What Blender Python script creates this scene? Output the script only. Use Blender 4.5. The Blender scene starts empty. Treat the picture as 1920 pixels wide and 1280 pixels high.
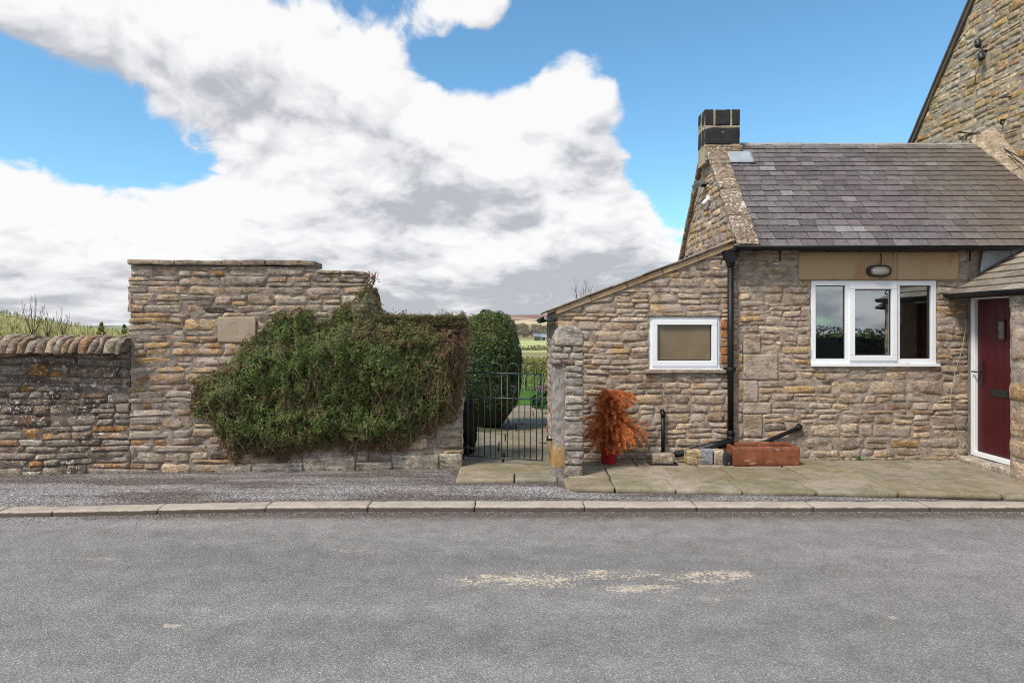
import bpy, math, random
import numpy as np
from mathutils import Vector, Matrix

R = math.radians
SC = bpy.context.scene
COL = SC.collection
F = 1280.0; HZ = 612.0; CH = 1.6          # focal length in photo pixels, horizon row, eye height

# ------------------------------------------------------------------ camera
cam = bpy.data.cameras.new('camera'); cam_o = bpy.data.objects.new('camera', cam); COL.objects.link(cam_o)
cam_o.location = (0, 0, CH); cam_o.rotation_euler = (R(90), 0, 0)
cam.sensor_width = 36; cam.lens = 24; cam.shift_y = -28/1920; cam.clip_start = 0.05; cam.clip_end = 9000
SC.camera = cam_o

# ------------------------------------------------------------------ exposure
SC.view_settings.view_transform = 'Standard'; SC.view_settings.look = 'None'
SC.view_settings.exposure = 0.6; SC.view_settings.gamma = 1
SC.cycles.pixel_filter_type = 'BLACKMAN_HARRIS'; SC.cycles.filter_width = 1.0
SUN_EL, SUN_AZ = 52, -132                 # azimuth from +Y, clockwise positive

# ------------------------------------------------------------------ node helper
class NT:
    def __init__(s, tree): s.t = tree
    def n(s, typ, ins=None, **props):
        nd = s.t.nodes.new(typ)
        for k, v in props.items(): setattr(nd, k, v)
        for k, v in (ins or {}).items():
            sk = nd.inputs[k]
            if isinstance(v, bpy.types.NodeSocket): s.t.links.new(v, sk)
            else:
                if hasattr(sk.default_value, '__len__') and not isinstance(v, (int, float)):
                    v = tuple(v)
                    if len(sk.default_value) == 4 and len(v) == 3: v = v + (1,)
                sk.default_value = v
        return nd
    def math(s, op, a, b=0.0, c=0.0, clamp=False):
        nd = s.n('ShaderNodeMath', {0: a, 1: b, 2: c}, operation=op); nd.use_clamp = clamp
        return nd.outputs[0]
    def vm(s, op, a, b=(0, 0, 0), out=0):
        nd = s.n('ShaderNodeVectorMath', {0: a, 1: b}, operation=op); return nd.outputs[out]
    def noise(s, vec, scale, detail=4, rough=0.55, dist=0.0, out=0):
        return s.n('ShaderNodeTexNoise', {'Vector': vec, 'Scale': scale, 'Detail': detail, 'Roughness': rough, 'Distortion': dist}).outputs[out]
    def vor(s, vec, scale, feature='F1', out='Distance', rnd=1.0):
        return s.n('ShaderNodeTexVoronoi', {'Vector': vec, 'Scale': scale, 'Randomness': rnd}, feature=feature).outputs[out]
    def rng(s, v, a, b, c=0.0, d=1.0, smooth=True):
        nd = s.n('ShaderNodeMapRange', {0: v, 1: a, 2: b, 3: c, 4: d}); nd.clamp = True
        if smooth: nd.interpolation_type = 'SMOOTHSTEP'
        return nd.outputs[0]
    def mix(s, f, a, b, mode='MIX'):
        nd = s.n('ShaderNodeMix', {0: f, 6: a, 7: b}, data_type='RGBA', blend_type=mode); nd.clamp_factor = True
        return nd.outputs[2]
    def ramp(s, f, stops, interp='LINEAR'):
        nd = s.n('ShaderNodeValToRGB', {0: f}); cr = nd.color_ramp; cr.interpolation = interp
        while len(cr.elements) < len(stops): cr.elements.new(0.5)
        for e, (p, c) in zip(cr.elements, stops):
            e.position = p; e.color = tuple(c) + (1,) if len(c) == 3 else c
        return nd.outputs[0]
    def xyz(s, v): return s.n('ShaderNodeSeparateXYZ', {0: v}).outputs
    def comb(s, x, y, z): return s.n('ShaderNodeCombineXYZ', {0: x, 1: y, 2: z}).outputs[0]

# ------------------------------------------------------------------ world: physical sky with drifting cumulus
def make_world():
    w = bpy.data.worlds.new('World'); SC.world = w; w.use_nodes = True
    t = w.node_tree; t.nodes.clear(); N = NT(t)
    dirv = N.n('ShaderNodeTexCoord').outputs['Generated']
    sky = N.n('ShaderNodeTexSky', sky_type='NISHITA', sun_disc=False, sun_elevation=R(SUN_EL), sun_rotation=R(SUN_AZ),
              altitude=250, air_density=1.0, dust_density=0.5, ozone_density=1.0)
    # cloud density as a node group of direction
    g = bpy.data.node_groups.new('cloud_density', 'ShaderNodeTree')
    g.interface.new_socket('Vector', in_out='INPUT', socket_type='NodeSocketVector')
    g.interface.new_socket('Density', in_out='OUTPUT', socket_type='NodeSocketFloat')
    G = NT(g); gi = g.nodes.new('NodeGroupInput'); go = g.nodes.new('NodeGroupOutput')
    v = G.vm('NORMALIZE', gi.outputs[0])
    # (centre x, centre y, radius x, radius y, weight)   weight < 0 opens a blue gap
    blobs = [(330, 40, 360, 105, .75), (560, 200, 270, 150, .75), (880, 270, 260, 120, .75), (1100, 160, 115, 85, 1.35), (1150, 300, 110, 130, .5),
             (890, 15, 85, 60, 1.25), (640, 330, 420, 110, .45), (980, 360, 260, 110, .5), (1190, 425, 180, 85, .75), (100, 385, 330, 52, .55), (60, 60, 90, 60, .3),
             (270, 285, 240, 62, -.85), (20, 150, 130, 65, -1.0), (835, 112, 85, 42, -1.1), (925, 105, 45, 30, -.55), (1600, 150, 400, 400, -1.5), (1000, 50, 60, 45, -.7), (1000, 262, 40, 22, -.5), (1235, 320, 60, 40, -.5), (1300, 60, 200, 300, -.8),
             (500, 560, 1500, 135, 1.0), (250, 450, 500, 90, .35), (950, 470, 380, 80, .3)]
    acc = -0.20
    for (px, py, rx, ry, wt) in blobs:
        c = Vector(((px-960)/F, 1, (HZ-py)/F)); L = c.length; c.normalize()
        d = G.vm('SUBTRACT', v, tuple(c))
        d = G.vm('MULTIPLY', d, (F/rx*L*.9, 1.2 if rx < 900 else .5, F/ry*L*.9))
        r2 = G.vm('DOT_PRODUCT', d, d, out=1)
        e = G.math('POWER', 2.718, G.math('MULTIPLY', r2, -1.0))
        acc = G.math('MULTIPLY_ADD', e, wt, acc)
    xyz = G.xyz(v)
    # cumulus seen side-on flatten towards the horizon
    p = G.comb(xyz[0], xyz[1], G.math('MULTIPLY', G.math('LOGARITHM', G.math('MULTIPLY_ADD', G.math('MAXIMUM', xyz[2], -.1), 7.0, 1.0), 2.718), .62))
    warp = G.vm('MULTIPLY', G.vm('SUBTRACT', G.noise(p, 5, 3, out=1), (.5, .5, .5)), (.16, .16, .12)); p2 = G.vm('ADD', p, warp)
    n1 = G.noise(p2, 4.0, 9, .58)
    b1 = G.math('SUBTRACT', .42, G.vor(p2, 9.0, 'F1')); b2 = G.math('SUBTRACT', .42, G.vor(p2, 22.0, 'F1')); b3 = G.noise(p2, 42, 5, .65)
    nn = G.math('MULTIPLY_ADD', G.math('SUBTRACT', n1, .5), 2.5, G.math('MULTIPLY_ADD', b1, .55, G.math('MULTIPLY_ADD', b2, .34, G.math('MULTIPLY', G.math('SUBTRACT', b3, .5), .42))))
    back = G.rng(xyz[1], -.3, .3, .60, 0)        # broken cloud in the half of the sky behind the camera too
    den = G.math('ADD', G.math('ADD', acc, back), nn)
    g.links.new(den, go.inputs[0])
    def dens(vec):
        nd = t.nodes.new('ShaderNodeGroup'); nd.node_tree = g; t.links.new(vec, nd.inputs[0]); return nd.outputs[0]
    d0 = dens(dirv)
    d1 = dens(N.vm('ADD', dirv, (-.012, 0, .022)))
    d2 = dens(N.vm('ADD', dirv, (-.03, 0, .075)))
    mask = N.rng(d0, -.02, .34)
    rel = N.math('ADD', N.math('MULTIPLY', N.math('SUBTRACT', d0, d1), 1.15), N.math('MULTIPLY', N.math('SUBTRACT', d0, d2), .42))
    z = N.xyz(dirv)[2]
    body = N.math('SUBTRACT', .80, N.math('MULTIPLY', N.rng(d2, .1, 1.7, smooth=False), .44))
    lit = N.math('ADD', body, rel)
    cloud = N.ramp(lit, CLOUD_RAMP)
    skc = N.mix(1.0, sky.outputs[0], SKY_TINT, 'MULTIPLY')
    c = N.mix(N.math('MULTIPLY', mask, .98), skc, cloud)
    bg = N.n('ShaderNodeBackground', {'Color': c, 'Strength': 0.12})
    out = N.n('ShaderNodeOutputWorld', {'Surface': bg.outputs[0]})
    w.cycles.sampling_method = 'MANUAL'; w.cycles.sample_map_resolution = 512
CLOUD_RAMP = [(0.0, (2.75, 2.85, 3.1)), (.25, (3.4, 3.47, 3.7)), (.5, (4.3, 4.32, 4.45)), (1.0, (5.4, 5.35, 5.35))]
SKY_TINT = (.68, 1.0, 1.08)
make_world()

# ------------------------------------------------------------------ sun (veiled by cloud)
sl = bpy.data.lights.new('sun', 'SUN'); sun = bpy.data.objects.new('sun', sl); COL.objects.link(sun)
sl.energy = 2.9; sl.angle = R(13); sl.color = (1, .92, .82)
sd = Vector((math.sin(R(SUN_AZ))*math.cos(R(SUN_EL)), math.cos(R(SUN_AZ))*math.cos(R(SUN_EL)), math.sin(R(SUN_EL))))
sun.rotation_euler = sd.to_track_quat('Z', 'Y').to_euler()

# ------------------------------------------------------------------ numeric helpers
rng = np.random.default_rng(7); random.seed(7)
def at(px, py, Y): return ((px-960)/F*Y, Y, CH-(py-HZ)/F*Y)
def X(px, Y): return (px-960)/F*Y
def Zp(py, Y): return CH-(py-HZ)/F*Y

_perm = np.random.default_rng(3).permutation(256); _perm = np.concatenate([_perm, _perm, _perm])
_grad = np.random.default_rng(4).normal(size=(256, 3)); _grad /= np.linalg.norm(_grad, axis=1)[:, None]
def pn(p):
    p = np.asarray(p, float); i = np.floor(p).astype(int); f = p-i; w = f*f*f*(f*(f*6-15)+10)
    r = 0
    for dx in (0, 1):
        for dy in (0, 1):
            for dz in (0, 1):
                h = _perm[(_perm[(_perm[(i[..., 0]+dx) & 255]+i[..., 1]+dy) & 255]+i[..., 2]+dz) & 255]
                g = _grad[h]; d = f-np.array([dx, dy, dz])
                wt = (w[..., 0] if dx else 1-w[..., 0])*(w[..., 1] if dy else 1-w[..., 1])*(w[..., 2] if dz else 1-w[..., 2])
                r = r+wt*(g*d).sum(-1)
    return r*1.6
def fbm(p, o=3, s=1.0):
    p = np.asarray(p, float)*s; r = 0; a = 1
    for k in range(o): r = r+a*pn(p+k*17.3); p = p*2.03; a *= .5
    return r

class MB:
    """mesh builder: blocks of vertices and faces with material slot and a colour attribute"""
    def __init__(s): s.v = []; s.f = []; s.m = []; s.c = []; s.n = 0; s.sm = []
    def add(s, v, f, mat=0, col=(.5, .5, .5), smooth=False):
        v = np.asarray(v, float).reshape(-1, 3); c = np.asarray(col, float)
        if c.ndim == 1: c = np.tile(c, (len(v), 1))
        f = [tuple(int(i)+s.n for i in q) for q in f]
        s.v.append(v); s.c.append(c); s.f += f; s.m += [mat]*len(f); s.sm += [smooth]*len(f); s.n += len(v)
        return s
    def box(s, x0, x1, y0, y1, z0, z1, mat=0, col=(.5, .5, .5)):
        v = [(x, y, z) for z in (z0, z1) for y in (y0, y1) for x in (x0, x1)]
        return s.add(v, [(0, 2, 3, 1), (4, 5, 7, 6), (0, 1, 5, 4), (2, 6, 7, 3), (0, 4, 6, 2), (1, 3, 7, 5)], mat, col)
    def tube(s, pts, r, seg=8, mat=0, col=(.5, .5, .5), caps=True):
        pts = [Vector(p) for p in pts]; n = len(pts); rs = r if hasattr(r, '__len__') else [r]*n
        v = []; ref = None
        for i, p in enumerate(pts):
            t = (pts[min(i+1, n-1)]-pts[max(i-1, 0)]).normalized()
            if ref is None: ref = t.orthogonal().normalized()
            ref = (ref-t*ref.dot(t)).normalized(); b = t.cross(ref)
            for k in range(seg):
                a = 2*math.pi*k/seg; v.append(tuple(p+(ref*math.cos(a)+b*math.sin(a))*rs[i]))
        f = [(i*seg+k, i*seg+(k+1) % seg, (i+1)*seg+(k+1) % seg, (i+1)*seg+k) for i in range(n-1) for k in range(seg)]
        if caps: f += [tuple(range(seg-1, -1, -1)), tuple((n-1)*seg+k for k in range(seg))]
        return s.add(v, f, mat, col, True)
    def lathe(s, c, prof, seg=24, mat=0, col=(.5, .5, .5)):
        v = [(c[0]+r*math.cos(2*math.pi*k/seg), c[1]+r*math.sin(2*math.pi*k/seg), c[2]+z) for r, z in prof for k in range(seg)]
        f = [(i*seg+k, i*seg+(k+1) % seg, (i+1)*seg+(k+1) % seg, (i+1)*seg+k) for i in range(len(prof)-1) for k in range(seg)]
        return s.add(v, f, mat, col, True)
    def prism(s, poly, axis, a, b, mat=0, col=(.5, .5, .5)):
        def P(u, v, w): return {'x': (w, u, v), 'y': (u, w, v), 'z': (u, v, w)}[axis]
        n = len(poly); v = [P(u, w, a) for u, w in poly]+[P(u, w, b) for u, w in poly]
        f = [tuple(range(n)), tuple(range(2*n-1, n-1, -1))]+[(i, i+n, (i+1) % n+n, (i+1) % n) for i in range(n)]
        return s.add(v, f, mat, col)
    def rock(s, frm, u0, u1, v0, v1, n0, n1, rnd=.02, amp=.006, nu=8, nv=6, nn=5, mat=0, col=(.5, .5, .5), fs=9, rag=0.0):
        """rounded, noisy block given in a wall frame"""
        V = []; Fc = []; idx = {}
        cu, cv, cn = (u0+u1)/2, (v0+v1)/2, (n0+n1)/2; hu, hv, hn = (u1-u0)/2, (v1-v0)/2, (n1-n0)/2
        def gx(n):                                  # denser towards the edges
            t = np.linspace(-1, 1, n+1); return np.sign(t)*(1-(1-np.abs(t))**1.5)
        gu, gv, gn = gx(nu), gx(nv), gx(nn)
        def pt(a, b, c):
            k = (round(a, 4), round(b, 4), round(c, 4))
            if k not in idx: idx[k] = len(V); V.append((a*hu, b*hv, c*hn))
            return idx[k]
        for sgn in (-1, 1):
            for i in range(nu):
                for j in range(nv):
                    q = [pt(gu[i], gv[j], sgn), pt(gu[i+1], gv[j], sgn), pt(gu[i+1], gv[j+1], sgn), pt(gu[i], gv[j+1], sgn)]; Fc.append(q[::sgn])
            for i in range(nu):
                for j in range(nn):
                    q = [pt(gu[i], sgn, gn[j]), pt(gu[i+1], sgn, gn[j]), pt(gu[i+1], sgn, gn[j+1]), pt(gu[i], sgn, gn[j+1])]; Fc.append(q[::-sgn])
            for i in range(nv):
                for j in range(nn):
                    q = [pt(sgn, gv[i], gn[j]), pt(sgn, gv[i+1], gn[j]), pt(sgn, gv[i+1], gn[j+1]), pt(sgn, gv[i], gn[j+1])]; Fc.append(q[::sgn])
        V = np.array(V); h = np.array([hu, hv, hn]); r = min(rnd, hu, hv, hn)
        inner = np.clip(V, -(h-r), h-r); d = V-inner; L = np.linalg.norm(d, axis=1)[:, None]; V = np.where(L > 1e-9, inner+d/np.maximum(L, 1e-9)*r, V)
        W = frm(V[:, 0]+cu, V[:, 1]+cv, V[:, 2]+cn)
        off = rng.uniform(-50, 50, 3)
        D = np.stack([fbm(W+off+k*31.7, 3, fs) for k in range(3)], 1)*amp
        if rag: D = D+np.stack([fbm(W+off+k*11.7, 2, fs*.4) for k in range(3)], 1)*rag
        s.add(W+D, Fc, mat, col, True); return s
    def build(s, name, mats, root=None, smooth=None, bevel=0):
        me = bpy.data.meshes.new(name); V = np.concatenate(s.v) if s.v else np.zeros((0, 3))
        if root is not None: V = V-np.array(root.location)
        me.from_pydata(V.tolist(), [], s.f)
        mats = mats if isinstance(mats, (list, tuple)) else [mats]
        for m in mats: me.materials.append(m)
        me.polygons.foreach_set('material_index', s.m); me.polygons.foreach_set('use_smooth', s.sm if smooth is None else [smooth]*len(s.f))
        ca = me.color_attributes.new('tone', 'FLOAT_COLOR', 'POINT'); C = np.concatenate(s.c)
        ca.data.foreach_set('color', np.concatenate([C, np.ones((len(C), 1))], 1).astype(np.float32).ravel())
        me.update(); o = bpy.data.objects.new(name, me); COL.objects.link(o)
        if root is not None: o.parent = root
        if bevel:
            b = o.modifiers.new('bevel', 'BEVEL'); b.width = bevel; b.segments = 2; b.limit_method = 'ANGLE'; b.angle_limit = R(40)
        return o

def tag(o, label=None, cat=None, group=None, kind=None):
    if label: o['label'] = label
    if cat: o['category'] = cat
    if group: o['group'] = group
    if kind: o['kind'] = kind
    return o
def thing(name, label, cat, loc, group=None):
    o = bpy.data.objects.new(name, None); COL.objects.link(o); o.location = loc; o.empty_display_size = .1
    bpy.context.view_layer.update()
    return tag(o, label, cat, group)
def frame(O, U, N, V=(0, 0, 1)):
    O, U, N, V = [np.array(a, float) for a in (O, U, N, V)]; U = U/np.linalg.norm(U); N = N/np.linalg.norm(N)
    return lambda u, v, n: O+np.multiply.outer(np.asarray(u, float), U)+np.multiply.outer(np.asarray(v, float), V)+np.multiply.outer(np.asarray(n, float), N)
XZ = frame((0, 0, 0), (1, 0, 0), (0, -1, 0))      # u = x, v = z, n = -y
def xz(y): return frame((0, y, 0), (1, 0, 0), (0, -1, 0))

# ------------------------------------------------------------------ materials
def mat(name):
    m = bpy.data.materials.new(name); m.use_nodes = True; t = m.node_tree; t.nodes.clear(); return m, NT(t)
def finish(N, col, rough=.85, bump=None, bstr=.5, bdist=.01, metal=0, spec=.3, **extra):
    ins = {'Base Color': col, 'Roughness': rough, 'Metallic': metal, 'Specular IOR Level': spec}; ins.update(extra)
    if bump is not None:
        ins['Normal'] = N.n('ShaderNodeBump', {'Height': bump, 'Strength': bstr, 'Distance': bdist}).outputs[0]
    p = N.n('ShaderNodeBsdfPrincipled', ins); N.n('ShaderNodeOutputMaterial', {'Surface': p.outputs[0]}); return p
def objc(N): return N.n('ShaderNodeTexCoord').outputs['Object']
def tone(N):
    a = N.n('ShaderNodeAttribute', attribute_name='tone'); return N.n('ShaderNodeSeparateColor', {0: a.outputs['Color']}).outputs

def stone_mat(name, pal, mortar=(.30, .265, .25), lichen=.3, smear=.3, dark=.25, gain=1.0, moss=0.0, bd=.012):
    m, N = mat(name); P = objc(N); T = tone(N)
    base = N.ramp(T[0], pal)
    off = N.vm('ADD', P, N.vm('MULTIPLY', N.comb(T[0], T[1], T[2]), (9, 9, 9)))
    strat = N.noise(N.vm('MULTIPLY', off, (1, 1, 4)), 7, 6, .62)          # bedding in the sandstone
    grain = N.noise(P, 95, 4, .7); mot = N.noise(off, 16, 5, .6)
    k = N.math('MULTIPLY', N.rng(T[1], 0, 1, .62, 1.32, False), gain)
    k = N.math('MULTIPLY', k, N.rng(strat, .28, .72, .58, 1.36, False)); k = N.math('MULTIPLY', k, N.rng(grain, .25, .75, .5, 1.5, False)); k = N.math('MULTIPLY', k, N.rng(mot, .3, .7, .68, 1.32, False)); k = N.math('MULTIPLY', k, N.rng(N.noise(P, 42, 5, .7), .3, .7, .56, 1.48, False))
    c = N.mix(1.0, base, N.comb(k, k, k), 'MULTIPLY')
    crack = N.rng(N.noise(N.vm('MULTIPLY', off, (1, 1, 7)), 6, 5, .6, .4), .37, .31); c = N.mix(N.math('MULTIPLY', crack, .65), c, (.05, .04, .032))
    rust = N.rng(N.noise(off, 5, 4, .6), .55, .72); c = N.mix(N.math('MULTIPLY', rust, .45), c, (.24, .115, .04))
    st = N.rng(N.noise(P, 2.3, 5, .62), .50, .68); c = N.mix(N.math('MULTIPLY', st, dark), c, (.055, .04, .035))
    sm = N.rng(N.noise(P, 6.5, 6, .66), .62-.2*smear, .70-.15*smear); c = N.mix(N.math('MULTIPLY', sm, min(1, smear*1.7)), c, N.mix(grain, tuple(x*.8 for x in mortar), tuple(x*1.25 for x in mortar)))
    big = N.rng(N.noise(P, 1.3, 2), .35, .65); lsp = N.rng(N.noise(P, 34, 4, .62, .6), .66-.10*lichen, .70-.10*lichen); sp2 = N.rng(N.vor(P, 15), .20, .13)
    sp2 = N.math('MULTIPLY', sp2, N.rng(N.noise(P, 8, 4), .56, .62))
    l = N.math('MAXIMUM', lsp, sp2); l = N.math('MULTIPLY', l, N.math('MULTIPLY_ADD', big, .7, .3)); c = N.mix(N.math('MULTIPLY', l, min(1, .35+lichen)), c, (.52, .52, .50))
    if lichen > .6:
        bl = N.rng(N.noise(P, 7, 6, .72, .4), .605, .625); c = N.mix(N.math('MULTIPLY', bl, .8), c, (.62, .62, .61))
    if moss:
        mm = N.rng(N.noise(P, 5, 5, .65), .56, .68); c = N.mix(N.math('MULTIPLY', mm, moss), c, (.10, .10, .035))
    bd = bd*1.35
    h = N.math('ADD', N.math('MULTIPLY_ADD', crack, -.5, N.math('MULTIPLY', strat, .6)), N.math('ADD', N.math('MULTIPLY', grain, .22), N.math('MULTIPLY', N.noise(off, 34, 5, .65), .5)))
    finish(N, c, .93, h, .9, bd, spec=.15); return m
def mortar_mat(name, c0, c1, lichen=.1):
    m, N = mat(name); P = objc(N); n = N.noise(P, 11, 6, .65); g = N.noise(P, 110, 3, .7)
    c = N.mix(N.rng(n, .3, .7), c0, c1); c = N.mix(1.0, c, N.ramp(g, [(.25, (.62, .62, .62)), (.75, (1.3, 1.3, 1.3))]), 'MULTIPLY')
    c = N.mix(N.math('MULTIPLY', N.rng(N.noise(P, 30, 4), .62, .68), lichen), c, (.5, .49, .47))
    finish(N, c, .95, N.math('ADD', n, N.math('MULTIPLY', g, .4)), .8, .012, spec=.1); return m
GREY = (.275, .228, .178); BRN = (.235, .16, .11); BUFF = (.38, .285, .19); OCH = (.36, .235, .10); OR = (.34, .165, .045); DK = (.08, .06, .048); LG = (.39, .345, .295); RED = (.16, .07, .045)
PAL_OLD = [(0, DK), (.06, DK), (.12, GREY), (.30, (.335, .285, .24)), (.42, BRN), (.52, GREY), (.66, (.34, .26, .175)), (.74, BRN), (.82, (.33, .215, .10)), (.90, GREY), (.95, (.27, .15, .065)), (1, (.13, .09, .07))]
PAL_DARK = [(0, DK), (.14, DK), (.2, BRN), (.35, (.16, .13, .115)), (.5, GREY), (.62, (.13, .09, .07)), (.75, LG), (.84, BRN), (.92, GREY), (.96, OR), (1, DK)]
PAL_HSE = [(0, (.20, .15, .115)), (.15, GREY), (.28, BUFF), (.40, (.26, .20, .145)), (.52, GREY), (.64, (.31, .26, .205)), (.76, BUFF), (.86, BRN), (.93, (.36, .235, .11)), (.975, GREY), (1, RED)]
PAL_GAB = [(0, (.34, .26, .16)), (.2, (.40, .32, .21)), (.4, (.34, .25, .14)), (.55, (.42, .27, .10)), (.7, (.42, .36, .27)), (.85, (.32, .27, .22)), (1, (.36, .20, .08))]
M_TALL = stone_mat('weathered_rubble_stone', PAL_OLD, lichen=.45, smear=.55, mortar=(.33, .275, .235), dark=.38, gain=1.08)
M_LOW = stone_mat('lichen_spotted_rubble_stone', PAL_DARK, lichen=.85, smear=.55, mortar=(.24, .195, .165), dark=.75, gain=.9)
M_HSE = stone_mat('cottage_rubble_stone', PAL_HSE, mortar=(.375, .31, .265), lichen=.16, smear=.58, dark=.22, gain=1.12)
M_GAB = stone_mat('golden_rubble_stone', PAL_GAB, mortar=(.38, .33, .26), lichen=.05, smear=.25, dark=.12)
M_CAP = stone_mat('capstone', [(0, (.24, .19, .14)), (.5, GREY), (1, (.30, .24, .175))], lichen=.4, smear=.1, dark=.35, moss=.25)
M_LOWER = stone_mat('pale_block_stone', [(0, GREY), (.4, LG), (.7, (.30, .26, .19)), (1, BUFF)], lichen=.2, smear=.4, dark=.35, moss=.15)
M_PILL = stone_mat('pillar_stone', [(0, (.21, .18, .16)), (.5, LG), (.8, (.24, .20, .17)), (1, RED)], lichen=.55, smear=.4, dark=.4, moss=.1)
def ashlar_mat():
    m, N = mat('smooth_dressed_sandstone'); P = objc(N); T = tone(N)
    c = N.mix(T[0], (.40, .29, .17), (.44, .33, .21)); b = N.noise(N.vm('MULTIPLY', P, (1, 1, .7)), 4, 5, .6); g = N.noise(P, 80, 3, .7)
    c = N.mix(N.rng(b, .52, .70, 0, .7), c, (.36, .19, .07)); c = N.mix(N.rng(N.noise(P, 9, 5, .65), .58, .72, 0, .5), c, (.24, .19, .14)); k = N.rng(g, .25, .75, .86, 1.14, False); c = N.mix(1.0, c, N.comb(k, k, k), 'MULTIPLY')
    finish(N, c, .9, N.math('ADD', b, N.math('MULTIPLY', g, .3)), .4, .004, spec=.15); return m
M_ASH = ashlar_mat()
M_COPE = stone_mat('verge_coping_stone', [(0, (.20, .15, .105)), (1, (.26, .195, .14))], lichen=.95, smear=.15, dark=.35, moss=.15)
M_COCK = stone_mat('upright_coping_stone', [(0, (.20, .155, .125)), (.3, GREY), (.55, (.25, .185, .13)), (.8, (.23, .19, .165)), (.92, (.27, .16, .08)), (1, GREY)], lichen=.58, smear=.1, dark=.5, moss=.3)
M_MD = mortar_mat('dark_joint_mortar', (.06, .048, .04), (.20, .165, .14), .3)
M_MT = mortar_mat('weathered_mortar', (.13, .105, .085), (.34, .285, .245), .3)
M_MH = mortar_mat('lime_mortar', (.21, .165, .13), (.40, .335, .285), .15)
M_MG = mortar_mat('buff_mortar', (.24, .20, .15), (.40, .35, .28), .05)

def simple(name, c, rough=.5, metal=0, spec=.5, var=.12, bs=30, bstr=.15, bd=.003, **kw):
    m, N = mat(name); P = objc(N); n = N.noise(P, bs, 5, .6); n2 = N.noise(P, 3, 4, .6)
    k = N.math('ADD', N.rng(n, .25, .75, 1-var, 1+var, False), N.rng(n2, .3, .7, -var, var, False))
    finish(N, N.mix(1.0, c, N.comb(k, k, k), 'MULTIPLY'), N.rng(n, .2, .8, max(0, rough-.08), min(1, rough+.08), False), n, bstr, bd, metal, spec, **kw); return m
M_UPVC = simple('white_upvc', (.76, .79, .82), .3, var=.025, bstr=.02)
M_BLACK = simple('black_painted_iron', (.008, .009, .011), .5, spec=.3, var=.3, bs=60, bstr=.3)
M_IRON = simple('grey_green_painted_iron', (.035, .052, .055), .45, var=.35, bs=80, bstr=.3)
M_LEAD = simple('lead_sheet', (.30, .345, .39), .5, spec=.4, var=.15, bs=9, bstr=.5, bd=.006)
M_RIDGE = simple('grey_ridge_stone', (.27, .265, .26), .85, var=.3, bs=40, bstr=.5)
M_RUBBER = simple('dark_plastic', (.018, .018, .02), .5)
M_CHROME = simple('brushed_metal', (.5, .49, .46), .3, metal=.9, var=.1)
M_WOODD = simple('weathered_dark_board', (.09, .075, .06), .8, var=.3)
M_WIRE = simple('black_cable', (.02, .018, .017), .6)
M_PWIRE = simple('pale_cable', (.35, .30, .25), .6)
M_POT = simple('red_plastic', (.36, .010, .012), .5, var=.25, bs=12)
M_TERRA = None

def glass_mat():
    m, N = mat('window_glass'); P = objc(N)
    b = N.n('ShaderNodeBump', {'Height': N.noise(P, 2.2, 2), 'Strength': .03, 'Distance': .02}).outputs[0]
    fr = N.n('ShaderNodeFresnel', {'IOR': 1.55, 'Normal': b}).outputs[0]
    fr = N.math('MULTIPLY_ADD', fr, 2.4, .20, clamp=True)
    tr = N.n('ShaderNodeBsdfTransparent', {'Color': (.80, .86, .86, 1)}); gl = N.n('ShaderNodeBsdfGlossy', {'Roughness': .012, 'Normal': b, 'Color': (.9, .93, .95, 1)})
    mx = N.n('ShaderNodeMixShader', {0: fr, 1: tr.outputs[0], 2: gl.outputs[0]}); N.n('ShaderNodeOutputMaterial', {'Surface': mx.outputs[0]}); return m
M_GLASS = glass_mat()
def frost_mat():
    m, N = mat('obscured_glass'); P = objc(N)
    finish(N, N.mix(N.rng(N.noise(P, 3, 3), .3, .7), (.15, .115, .07), (.20, .155, .095)), .2, N.noise(P, 160, 3), .25, .003, spec=.6); return m
M_FROST = frost_mat()

def slate_mat(name, pal, moss=.0, lich=.3):
    m, N = mat(name); P = objc(N); T = tone(N)
    c = N.ramp(T[0], pal); n = N.noise(P, 22, 6, .68); g = N.noise(P, 120, 3, .7)
    k = N.math('MULTIPLY', N.rng(n, .25, .75, .62, 1.38, False), N.rng(g, .25, .75, .75, 1.25, False)); k = N.math('MULTIPLY', k, N.rng(T[1], 0, 1, .78, 1.22, False))
    c = N.mix(1.0, c, N.comb(k, k, k), 'MULTIPLY')
    lg = N.rng(N.noise(P, 1.1, 4, .6), .48, .66); c = N.mix(N.math('MULTIPLY', lg, .5), c, (.13, .095, .10))
    l = N.rng(N.noise(P, 45, 4, .65), .64, .70); c = N.mix(N.math('MULTIPLY', l, lich), c, (.42, .41, .42))
    if moss:
        x = N.xyz(P)[0]; mm = N.math('MULTIPLY', N.rng(N.math('ADD', x, N.math('MULTIPLY', N.noise(P, 1.5, 4), 2.0)), 1.3, 3.2), moss); c = N.mix(mm, c, (.13, .105, .065))
    finish(N, c, .72, N.math('ADD', n, N.math('MULTIPLY', g, .35)), .6, .006, spec=.35); return m
M_SLATE = slate_mat('purple_grey_slate', [(0, (.10, .092, .094)), (.25, (.128, .118, .124)), (.45, (.115, .102, .109)), (.6, (.15, .138, .143)), (.78, (.122, .096, .108)), (.9, (.128, .12, .123)), (1, (.21, .20, .207))], .55, .5)
M_SLATE2 = slate_mat('mossy_brown_slate', [(0, (.17, .145, .11)), (.5, (.24, .21, .165)), (1, (.28, .24, .19))], 0, .3)

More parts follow.
